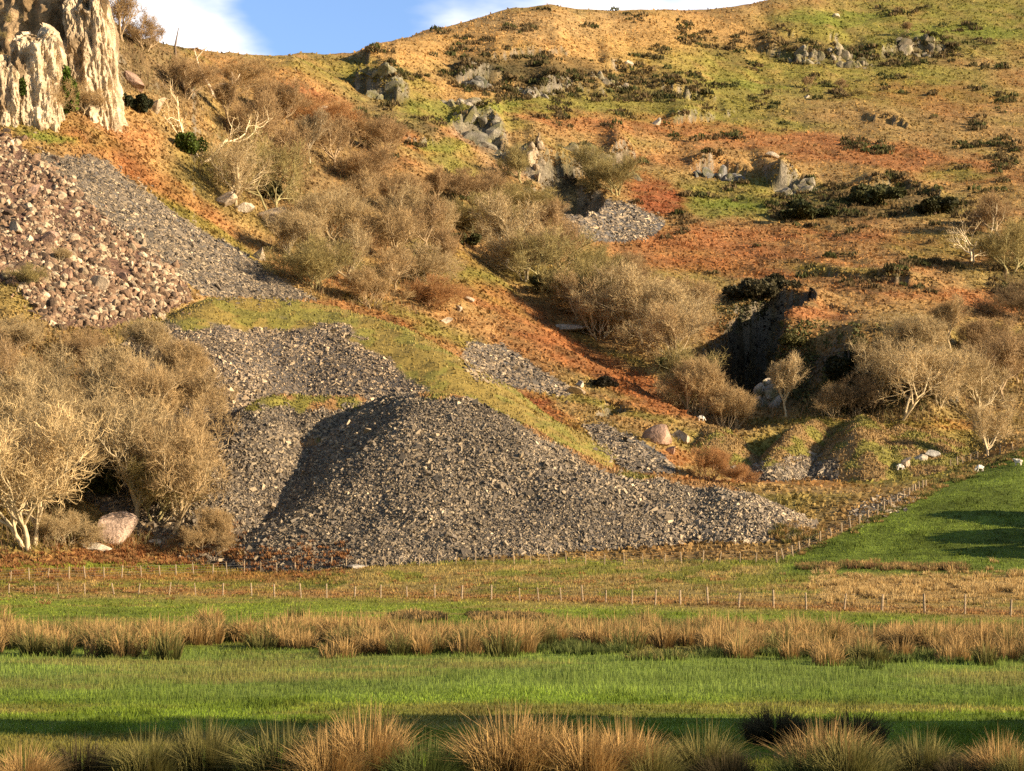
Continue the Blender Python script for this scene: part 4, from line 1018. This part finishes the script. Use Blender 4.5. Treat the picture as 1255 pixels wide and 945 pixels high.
# dark heath and gorse tufts
H_T = [c_ for c_ in COVER if c_[5] in ('heath', 'dark')] 
def heathy(px, py):
    k = np.zeros(px.shape, bool)
    for cx, cy, rx, ry, a, _, s in H_T:
        ca, sa = math.cos(math.radians(a)), math.sin(math.radians(a))
        u = (px - cx) * ca + (py - cy) * sa; v = -(px - cx) * sa + (py - cy) * ca
        k |= ((u / rx) ** 2 + (v / ry) ** 2 < 1)
    k |= (vnoise(px / 30, py / 12, 3) > .45) & (py < 340) & (px > 420)
    return k & veg(px, py)
px, py, x, Y, r = scatter(24000, 0, 1255, 8, 420, 3, heathy)
k = (vnoise(x / 7, Y / 9, 8) + .35 * r.normal(0, 1, len(x))) > .0
x, Y = x[k], Y[k]; nb = len(x); per = 26
s = r.uniform(.6, 2.0, nb) * (.6 + Y / 800)
rep = lambda a: np.repeat(a, per, 0)
d = r.normal(0, 1, (nb * per, 3)); d[:, 2] = np.abs(d[:, 2]); d /= np.linalg.norm(d, axis=1)[:, None]
P = np.stack([rep(x), rep(Y), rep(H_base(x, Y) - .1)], 1) + d * rep(s)[:, None] * np.array([.9, .9, .5]) * .7
hc = np.array([(.10,.085,.035),(.13,.095,.045),(.085,.09,.03),(.17,.12,.055)])[r.integers(0, 4, nb)]
cc_ = rep(hc) * r.uniform(.7, 1.4, (nb * per, 1))
V, f, cc = blades(P, rep(s) * r.uniform(.3, .6, nb * per), rep(s) * .22, r.uniform(.2, .8, nb * per), cc_ * .8, cc_ * 1.2, 6)
tag(mesh('heath_scrub', V, f, cc, M_blade), 'dark heather and gorse scrub scattered over the upper hillside', 'scrub', kind='stuff')
# scrub of thin stems filling the wooded slopes
WOOD = [[(200,90),(300,80),(420,130),(560,260),(560,340),(520,390),(440,380),(380,360),(300,280),(240,210),(190,140)], [(0,400),(120,410),(200,395),(220,480),(260,600),(280,670),(0,680)],
        [(580,280),(650,250),(720,330),(860,370),(880,470),(920,505),(860,480),(760,420),(680,370)], [(930,500),(1060,490),(1255,440),(1255,520),(930,516)], [(0,0),(190,0),(250,110),(190,140),(100,140),(0,130)], [(1170,260),(1255,230),(1255,350),(1190,340)]]
px, py, x, Y, r = scatter(100000, 0, 1255, 0, 690, 4, lambda a, b: np.any([inpoly(a, b, w_) for w_ in WOOD], axis=0) & ~np.any([inpoly(a, b, w_) for w_ in bare], axis=0))
m, z = offheap(x, Y); k = m & (vnoise(x / 5, Y / 6, 1) > -.35); px, py, x, Y, z = px[k], py[k], x[k], Y[k], z[k]
c = np.array([(.33,.23,.12),(.28,.17,.09),(.22,.19,.08),(.40,.29,.16)])[r.integers(0, 4, len(x))] * r.uniform(.7, 1.3, (len(x), 1))
V, f, cc = blades(np.stack([x, Y, z], 1), r.uniform(.7, 2.4, len(x)), r.uniform(.05, .12, len(x)), r.uniform(.2, 1, len(x)), c * .8, c, 8)
tag(mesh('undergrowth', V, f, cc, M_blade), 'tangled brown undergrowth between the bare trees', 'undergrowth', kind='stuff')

# ------------------------------------------------------------------ meadow grass, rushes
px, py, x, Y, r = scatter(400000, -200, 1455, 560, 960, 5, lambda a, b: b > edge_row(a))
m, z = offheap(x, Y); px, py, x, Y, z = px[m], py[m], x[m], Y[m], z[m]
c = cover_field(px, HY - (z - EYE) / Y * F, x, Y)
n = len(x); sc = np.clip(Y / 60, .6, 4)
tuft = sstep(.15, .5, fbm(x / 1.6, Y / 2.2, 3, 11)); tv_ = fbm(x / 4, Y / 3, 3, 13)[:, None]
c = c * (1 + .75 * tv_) * (1 - .3 * tuft[:, None])
rushy = sstep(798, 810, py) * (1 - sstep(840, 870, py + 16 * fbm(x / 5, Y / 6, 2, 3)))
rough = sstep(-10, 4, near_fence_row(px) - py) * (px < 1000) 
h = (r.uniform(.05, .13, n) * (1 + 1.7 * rushy * r.random(n) ** 2) + .16 * rough * r.random(n) ** 2 + .10 * tuft) * (.8 + .25 * sc)
w = r.uniform(.012, .03, n) * sc * (1 - .35 * rushy)
c = c * r.uniform(.65, 1.35, (n, 1)); g = (rushy * .55 * r.random(n))[:, None]; c = c * (1 - g) + np.array([.22, .27, .08]) * g
V, f, cc = blades(np.stack([x, Y, z - .01], 1), h, w, r.uniform(.1, .8, n) * (1 - .5 * rushy), c * .8, c * 1.2, 9)
tag(mesh('meadow_grass', V, f, cc, M_blade), 'short green meadow grass across the field', 'grass', kind='stuff')

def tussock(seed, n, hgt, rad, cb, ct, spread=.45, wid=.012):
    r = np.random.default_rng(seed)
    a = r.uniform(0, 2 * np.pi, n); q = rad * np.sqrt(r.random(n))
    P = np.stack([q * np.cos(a), q * np.sin(a), np.full(n, -.04)], 1)
    h = hgt * r.uniform(.45, 1.05, n) * (1 - .35 * (q / rad))
    ln = np.clip(spread * (q / rad) + r.normal(0, .28, n) + .55 * (r.random(n) < .13), .02, 1.4)
    az = a + r.normal(0, .5, n)
    mixc = r.random((n, 1)) ** .8
    c0 = np.array(cb) * r.uniform(.7, 1.2, (n, 1)); c1 = (np.array(ct) * mixc + np.array(cb) * (1 - mixc)) * r.uniform(.75, 1.25, (n, 1))
    return blades(P, h, wid * r.uniform(.7, 1.6, n), ln, c0, c1, seed, az)
STR = ((.24,.16,.06), (.78,.495,.195)); OLV = ((.09,.095,.025), (.38,.31,.11)); DRK = ((.04,.035,.015), (.15,.11,.055)); GRN = ((.06,.09,.02), (.22,.23,.07))
# the belt of dead rushes along the ditch
parts = []
def belt(n, x0, x1, row, thick, hmin, hmax, cols, seed, wid, gap=-.5, per=130):
    r = np.random.default_rng(seed)
    px = r.uniform(x0, x1, n); py = row(px) + r.normal(0, 1, n) * thick
    k = vnoise(px / 22, py / 9, 3) > gap; px, py = px[k], py[k]
    x, Y, ok = hits(px, py); z = H_all(x, Y)
    for i in range(len(x)):
        cb, ct = cols[r.integers(0, len(cols))]
        v, f, c = tussock(seed * 1000 + i, per, (hmin + (hmax - hmin) * np.clip(.5 + .7 * vnoise(x[i] / 3.5, Y[i] / 6, 5) + r.normal(0, .2), 0, 1.15)), r.uniform(.3, .7), cb, ct, r.uniform(.3, .8), wid)
        parts.append((v + np.array([x[i], Y[i], z[i]]), f, c))
belt(630, -200, 1455, lambda p: 787 + 5 * np.sin(p / 70) + 3 * np.sin(p / 23) + np.interp(p, [0, 900, 1255], [0, 3, 14]), 7, 1.15, 1.75, (STR, STR, STR, OLV), 3, .03, per=170)
belt(145, 640, 1455, lambda p: 800 + 4 * np.sin(p / 40) + np.interp(p, [640, 1255], [-2, 8]), 4, .5, .8, (GRN, OLV, GRN), 4, .03)
V, fs, cc = merge(parts); parts = []
tag(mesh('rush_belt', V, fs, cc, M_blade), 'belt of straw coloured dead rushes running across the meadow', 'rushes', kind='stuff')
belt(460, 990, 1455, lambda p: 722 + 8 * np.sin(p * 7.3), 9, .5, .95, (((.42,.29,.12), (.82,.60,.28)), ((.38,.26,.1), (.76,.52,.22))), 6, .05, -.6, 60)
belt(240, 980, 1185, lambda p: np.interp(p, [980, 1040, 1175], [697, 694, 698]), 1.8, .7, 1.1, (STR, OLV, ((.12,.07,.03), (.38,.22,.1))), 7, .06, -1, 50)
belt(200, 480, 660, lambda p: 757 + 0 * p, 2.0, .4, .7, (STR, DRK), 8, .04, -.2, 70)
V, fs, cc = merge(parts); parts = []
tag(mesh('straw_grass', V, fs, cc, M_blade), 'pale dead grass and rushes between the fences on the right', 'grass', kind='stuff')
belt(700, -60, 990, lambda p: (near_fence_row(p) + far_fence_row(p)) / 2 + 8 * np.sin(p * 3.1), 8, .25, .5, (((.3,.2,.08), (.62,.42,.18)), ((.2,.19,.05), (.40,.36,.12)), ((.28,.14,.05), (.52,.28,.11))), 9, .06, -.25, 40)
belt(510, -200, 1455, lambda p: near_fence_row(p) - 2, 2.2, .3, .55, (((.3,.16,.06), (.55,.30,.12)), ((.3,.2,.08), (.6,.42,.18))), 10, .06, -.4, 40)
belt(620, -60, 430, lambda p: far_fence_row(p) - 13 - 10 * (p < 300), 10, .4, .8, (((.28,.12,.045), (.52,.26,.10)), ((.26,.11,.045), (.56,.34,.14))), 11, .07, -.6, 40)
belt(260, 150, 300, lambda p: np.interp(p, [150, 285, 300], [672, 668, 684]), 9, .5, 1.0, (((.28,.12,.045), (.52,.26,.10)), ((.3,.2,.08), (.62,.42,.19))), 31, .08, -.7, 45)
belt(60, 945, 1010, lambda p: 655 + 5 * np.sin(p), 3, .6, 1.0, (STR, OLV), 12, .07, -1, 50)
belt(120, 1170, 1290, lambda p: edge_row(p) + 3 * np.sin(p / 3), 3, .4, .8, (STR, OLV, GRN), 33, .07, -.8, 45)
belt(110, 980, 1150, lambda p: edge_row(p) + 3 * np.sin(p / 5), 3, .3, .7, (STR, OLV, GRN), 34, .07, -.3, 45)
belt(90, 1080, 1200, lambda p: np.interp(p, [1080, 1200], [628, 572]) + 4 * np.sin(p), 3, .5, .9, (STR, OLV), 13, .07, -1, 45)
V, fs, cc = merge(parts); parts = []
tag(mesh('bracken', V, fs, cc, M_blade), 'orange bracken and rough grass between the two wire fences', 'bracken', kind='stuff')

belt(310, -200, 1455, lambda p: 952 + 8 * np.sin(p / 37), 9, .2, .5, (OLV, ((.2,.13,.06), (.5,.36,.17)), GRN), 21, .014, -.35, 110)
V, fs, cc = merge(parts); parts = []
tag(mesh('dry_grass', V, fs, cc, M_blade), 'low dry grass between the foreground tussocks', 'grass', kind='stuff')
# foreground tussocks, one by one
TUS = {}
def rush(px, py, hpx, wpx, kind, label):
    x, Y, z = hit(px, py)
    key = (kind, int(px / 10) % 4)
    if key not in TUS:
        cb, ct = {'straw': STR, 'olive': OLV, 'dark': DRK, 'green': GRN}[kind]
        v, f, c = tussock(500 + len(TUS), 1500, 1.0, .42, cb, ct, .45 + .12 * (len(TUS) % 3), .012)
        o = TUS[key] = mesh('rush_tussock', v, f, c, M_blade)
    else:
        o = TUS[key].copy(); C.objects.link(o)
    sx = wpx * Y / F * 1.15; o.scale = (sx, sx, hpx * Y / F * 1.22); o.location = (x, Y, z); o.rotation_euler = (0, 0, px * .7)
    tag(o, label, 'rush tussock', 'rush tussocks in the foreground')
for t in [
 (450,968,110,90,'straw','tall straw rush tussock left of the centre, its tips reaching the shadow'),
 (405,972,85,80,'straw','wide brownish tussock just left of the tall straw tussock'),
 (345,965,86,90,'olive','low olive brown tussock left of the wide brownish one'),
 (250,962,88,66,'olive','green gold tussock alone left of the foreground row'),
 (180,965,76,66,'olive','brownish low tussock left of the green gold one'),
 (100,962,62,74,'dark','darkest short tussock near the bottom left corner'),
 (30,968,60,66,'straw','small dry tussock in the bottom left corner'),
 (520,975,78,80,'green','greenish tussock right of the tall straw tussock'),
 (575,968,75,70,'olive','olive tussock beside the big central straw mass'),
 (625,972,112,110,'straw','largest straw tussock in the central mass'),
 (672,968,95,100,'straw','broad straw tussock in the middle of the central mass'),
 (720,972,92,90,'straw','pale straw tussock right of the broad central one'),
 (765,968,92,85,'straw','right hand straw tussock of the central mass'),
 (800,972,68,60,'olive','small olive tussock ending the central mass'),
 (862,965,84,70,'olive','thin brown tussock between the central mass and the dark tussock'),
 (890,972,60,60,'dark','dark low tussock right of the thin brown one'),
 (950,912,52,64,'dark','round dark tussock standing alone in the green grass'),
 (1010,968,92,90,'straw','golden tussock below the round dark tussock'),
 (1045,922,62,64,'dark','dark tussock just right of the round dark one'),
 (1040,975,95,80,'olive','tall olive gold tussock in front of the dark pair'),
 (980,975,60,60,'green','short green tussock left of the golden tussock'),
 (1085,968,50,60,'olive','short olive tussock right of the tall olive gold one'),
 (1130,965,74,72,'olive','brown tussock midway to the bottom right corner'),
 (1175,970,50,60,'dark','dark short tussock left of the corner straw tussock'),
 (1225,966,72,66,'straw','straw tussock in the bottom right corner'),
 (1250,972,64,54,'olive','olive tussock cut by the bottom right corner'),
]: rush(*t)

# ------------------------------------------------------------------ fences
def fence(name, label, pts, hgt, seed, wires=4, wid=.1, spacing=None, nposts=None, skip=0.0):
    r = random.Random(seed)
    P = np.array([hit(a, b) for a, b in pts]); L = np.concatenate([[0], np.cumsum(np.linalg.norm(np.diff(P[:, :2], axis=0), axis=1))])
    n = nposts; s = np.linspace(0, L[-1], n)
    root = empty(name, tuple(P[0])); tag(root, label, 'fence')
    tops = []
    for i, d in enumerate(s):
        d = min(max(d + r.uniform(-.25, .25), 0), L[-1])
        x = np.interp(d, L, P[:, 0]); Y = np.interp(d, L, P[:, 1]); z = float(H_all(np.array([x]), np.array([Y]))[0])
        hh = hgt * r.uniform(.85, 1.12); w = wid * r.uniform(.85, 1.3); lx, ly = r.gauss(0, .07), r.gauss(0, .07)
        a = np.linspace(0, 2 * np.pi, 7, endpoint=False)
        ring = [np.stack([w / 2 * np.cos(a) * q_ + lx * t, w / 2 * np.sin(a) * q_ + ly * t, np.full(7, t)], 1) for t, q_ in ((-.3, 1.0), (hh * .5, 1.02), (hh - .03, .98), (hh, .7))]
        V = np.concatenate(ring + [np.array([[lx * hh, ly * hh, hh + .01]])])
        q_ = [[k * 7 + j, k * 7 + (j + 1) % 7, (k + 1) * 7 + (j + 1) % 7, (k + 1) * 7 + j] for k in range(3) for j in range(7)]
        t_ = [[21 + j, 21 + (j + 1) % 7, 28] for j in range(7)]
        o = mesh('post', V, [np.array(q_), np.array(t_)], None, M_wood, False, root)
        o.location = (x - P[0][0], Y - P[0][1], z - P[0][2]); o.rotation_euler = (0, 0, r.uniform(0, 3))
        tops.append(np.array([x - P[0][0], Y - P[0][1], z - P[0][2], hh]))
    tubes = []
    for k in range(wires):
        f_ = .25 + .68 * k / (wires - 1)
        tubes.append(([t[:3] + np.array([0, -.06, hgt * f_]) for t in tops], np.full(len(tops), .006), 3, np.array([.2, .2, .2])))
    tv, tf, tc = tube_mesh(tubes); mesh('wire', tv, tf, None, M_wire, False, root)
fence('post_and_wire_fence', 'near post and wire fence along the far side of the meadow', [(-60,725.5),(0,727),(300,730),(627,736),(900,744),(1255,756),(1320,758),(1440,761)], 1.2, 1, nposts=42, wid=.13)
fence('post_and_wire_fence', 'farther fence of thin posts at the foot of the slate heap', [(-60,716),(0,714),(150,708),(300,702),(430,695),(600,691.5),(800,691.5),(952,690)], 1.25, 2, nposts=46, wid=.12)
fence('post_and_wire_fence', 'side fence climbing from the heap corner up the right hand field', [(952,690),(985,674),(1030,654),(1075,632),(1110,612),(1135,598)], 1.2, 3, nposts=22, wid=.16)
fence('post_and_wire_fence', 'short fence of pale posts beside the lone pale tree', [(1165,573),(1195,563),(1225,556),(1258,550)], 1.2, 4, nposts=9, wid=.14)

# ------------------------------------------------------------------ sheep
def sheep(px, py, face, graze, label):
    x, Y, z = hit(px, py)
    import bmesh
    vs = [(0,0,.62),(.28,0,.64),(-.3,0,.63),(.46,0,.74 if not graze else .55),(.6,0,.9 if not graze else .26),(.76,0,.84 if not graze else .13),
          (.3,.13,.36),(.3,.13,0),(.3,-.13,.36),(.32,-.13,0),(-.32,.13,.38),(-.34,.13,0),(-.32,-.13,.38),(-.3,-.13,0),(-.46,0,.6),(-.5,0,.42),
          (.58,.1,.95 if not graze else .33),(.58,-.1,.95 if not graze else .33)]
    es = [(0,1),(0,2),(1,3),(3,4),(4,5),(1,6),(6,7),(1,8),(8,9),(2,10),(10,11),(2,12),(12,13),(2,14),(14,15),(4,16),(4,17)]
    rad = [.27,.26,.27,.15,.12,.06,.1,.045,.1,.045,.11,.045,.11,.045,.15,.04,.03,.03]
    me = bpy.data.meshes.new('sheep'); me.from_pydata(vs, es, [])
    o = bpy.data.objects.new('sheep', me); C.objects.link(o)
    md = o.modifiers.new('skin', 'SKIN'); o.modifiers.new('sub', 'SUBSURF').levels = 1
    if not me.skin_vertices:
        bm = bmesh.new(); bm.from_mesh(me); bm.verts.layers.skin.verify(); bm.to_mesh(me); bm.free()
    for i, q_ in enumerate(rad): me.skin_vertices[0].data[i].radius = (q_, q_)
    me.skin_vertices[0].data[0].use_root = True
    bpy.context.view_layer.update()
    ev = bpy.data.meshes.new_from_object(o.evaluated_get(bpy.context.evaluated_depsgraph_get()))
    o.modifiers.clear(); o.data = ev; ev.name = 'sheep'; ev.materials.clear(); ev.materials.append(M_wool)
    for p_ in ev.polygons: p_.use_smooth = True
    o.location = (x, Y, z); o.rotation_euler = (0, 0, face); o.scale = (1.05,) * 3
    tag(o, label, 'sheep', 'sheep grazing on the bank')
sheep(1201, 578, 3.3, True, 'white sheep grazing beneath the lone pale tree')
sheep(1103, 576, .3, True, 'white sheep beside the boulders of the broad mound')
sheep(1248, 571, 2.6, False, 'white sheep standing at the right edge by the fence')
sheep(859, 517, 0.1, True, 'small white sheep on the flat ledge above the reddish bush')

# ------------------------------------------------------------------ light, sky, camera
SUN_AZ, SUN_EL = math.radians(113), math.radians(18)
w = bpy.data.worlds.new('World'); S.world = w; w.use_nodes = True
nt = w.node_tree; N = nt.nodes; Lk = nt.links; N.clear()
out = N.new('ShaderNodeOutputWorld'); bg = N.new('ShaderNodeBackground'); bg.inputs['Strength'].default_value = .055
sky = N.new('ShaderNodeTexSky'); sky.sky_type = 'NISHITA'; sky.sun_disc = False; sky.sun_elevation = SUN_EL; sky.sun_rotation = SUN_AZ
sky.air_density = 1.0; sky.dust_density = .6; sky.ozone_density = 2.0
tc = N.new('ShaderNodeTexCoord'); mp = N.new('ShaderNodeMapping'); mp.inputs['Scale'].default_value = (1, 1, 2.6); mp.inputs['Location'].default_value = (.35, .2, .15)
no = N.new('ShaderNodeTexNoise'); no.inputs['Scale'].default_value = 7; no.inputs['Detail'].default_value = 6; no.inputs['Roughness'].default_value = .5
ramp = N.new('ShaderNodeMapRange'); ramp.inputs['From Min'].default_value = .36; ramp.inputs['From Max'].default_value = .60; ramp.interpolation_type = 'SMOOTHSTEP'
mx = N.new('ShaderNodeMix'); mx.data_type = 'RGBA'; mx.inputs['B'].default_value = (13.0, 12.8, 13.0, 1)
Lk.new(tc.outputs['Generated'], mp.inputs['Vector']); Lk.new(mp.outputs['Vector'], no.inputs['Vector']); 
sx = N.new('ShaderNodeSeparateXYZ'); Lk.new(tc.outputs['Generated'], sx.inputs['Vector'])
lo = N.new('ShaderNodeMapRange'); lo.inputs['From Min'].default_value = .26; lo.inputs['From Max'].default_value = .42; lo.inputs['To Min'].default_value = 1; lo.inputs['To Max'].default_value = .12
Lk.new(sx.outputs['Z'], lo.inputs['Value'])
ya = N.new('ShaderNodeMapRange'); ya.inputs['From Min'].default_value = .55; ya.inputs['From Max'].default_value = .9; ya.inputs['To Min'].default_value = .2; ya.inputs['To Max'].default_value = 1; Lk.new(sx.outputs['Y'], ya.inputs['Value'])
lo2 = N.new('ShaderNodeMath'); lo2.operation = 'MULTIPLY'; Lk.new(lo.outputs['Result'], lo2.inputs[0]); Lk.new(ya.outputs['Result'], lo2.inputs[1])     # tint and cloud kept to the sky ahead, dimmed elsewhere to cut fill
ml = N.new('ShaderNodeMath'); ml.operation = 'MULTIPLY'; Lk.new(ramp.outputs['Result'], ml.inputs[0]); Lk.new(lo2.outputs[0], ml.inputs[1])
Lk.new(ml.outputs[0], mx.inputs['Factor']); tn = N.new('ShaderNodeMix'); tn.data_type = 'RGBA'; tn.inputs['A'].default_value = (1, 1, 1, 1); tn.inputs['B'].default_value = (1.7, 1.8, 2.2, 1); Lk.new(lo2.outputs[0], tn.inputs['Factor'])
tm = N.new('ShaderNodeMix'); tm.data_type = 'RGBA'; tm.blend_type = 'MULTIPLY'; tm.inputs['Factor'].default_value = 1; Lk.new(sky.outputs['Color'], tm.inputs['A']); Lk.new(tn.outputs['Result'], tm.inputs['B'])
Lk.new(tm.outputs['Result'], mx.inputs['A'])
dn = N.new('ShaderNodeVectorMath'); dn.operation = 'DISTANCE'; dn.inputs[1].default_value = (-.080, .967, .243); Lk.new(tc.outputs['Generated'], dn.inputs[0])
dm = N.new('ShaderNodeMapRange'); dm.inputs['From Min'].default_value = .02; dm.inputs['From Max'].default_value = .054; dm.inputs['To Min'].default_value = .2; dm.inputs['To Max'].default_value = .0; Lk.new(dn.outputs['Value'], dm.inputs['Value'])
sb = N.new('ShaderNodeMath'); sb.operation = 'SUBTRACT'; Lk.new(no.outputs['Fac'], sb.inputs[0]); Lk.new(dm.outputs['Result'], sb.inputs[1]); Lk.new(sb.outputs[0], ramp.inputs['Value']); Lk.new(mx.outputs['Result'], bg.inputs['Color']); Lk.new(bg.outputs[0], out.inputs['Surface'])

sl = bpy.data.lights.new('sun', 'SUN'); sl.energy = 5.0; sl.angle = math.radians(.53); sl.color = (1, .80, .55)
so = bpy.data.objects.new('sun', sl); C.objects.link(so)
dirv = Vector((math.sin(SUN_AZ) * math.cos(SUN_EL), math.cos(SUN_AZ) * math.cos(SUN_EL), math.sin(SUN_EL)))
so.rotation_euler = dirv.to_track_quat('Z', 'Y').to_euler(); so.location = dirv * 100

cam = bpy.data.cameras.new('camera'); cam.sensor_width = 36; cam.lens = 36 * F / 1255; cam.shift_y = (HY - 472.5) / 1255
cam.clip_end = 5000; cam.clip_start = .1
co = bpy.data.objects.new('camera', cam); C.objects.link(co); co.location = (0, 0, EYE); co.rotation_euler = (math.pi / 2, 0, 0)
S.camera = co
S.view_settings.view_transform = 'Standard'; S.view_settings.look = 'None'; S.view_settings.gamma = 1; S.view_settings.exposure = 1.0
S.cycles.max_bounces = 5; S.cycles.diffuse_bounces = 3; S.cycles.transmission_bounces = 3; S.cycles.glossy_bounces = 2; S.cycles.caustics_reflective = False; S.cycles.caustics_refractive = False
S.cycles.use_denoising = False
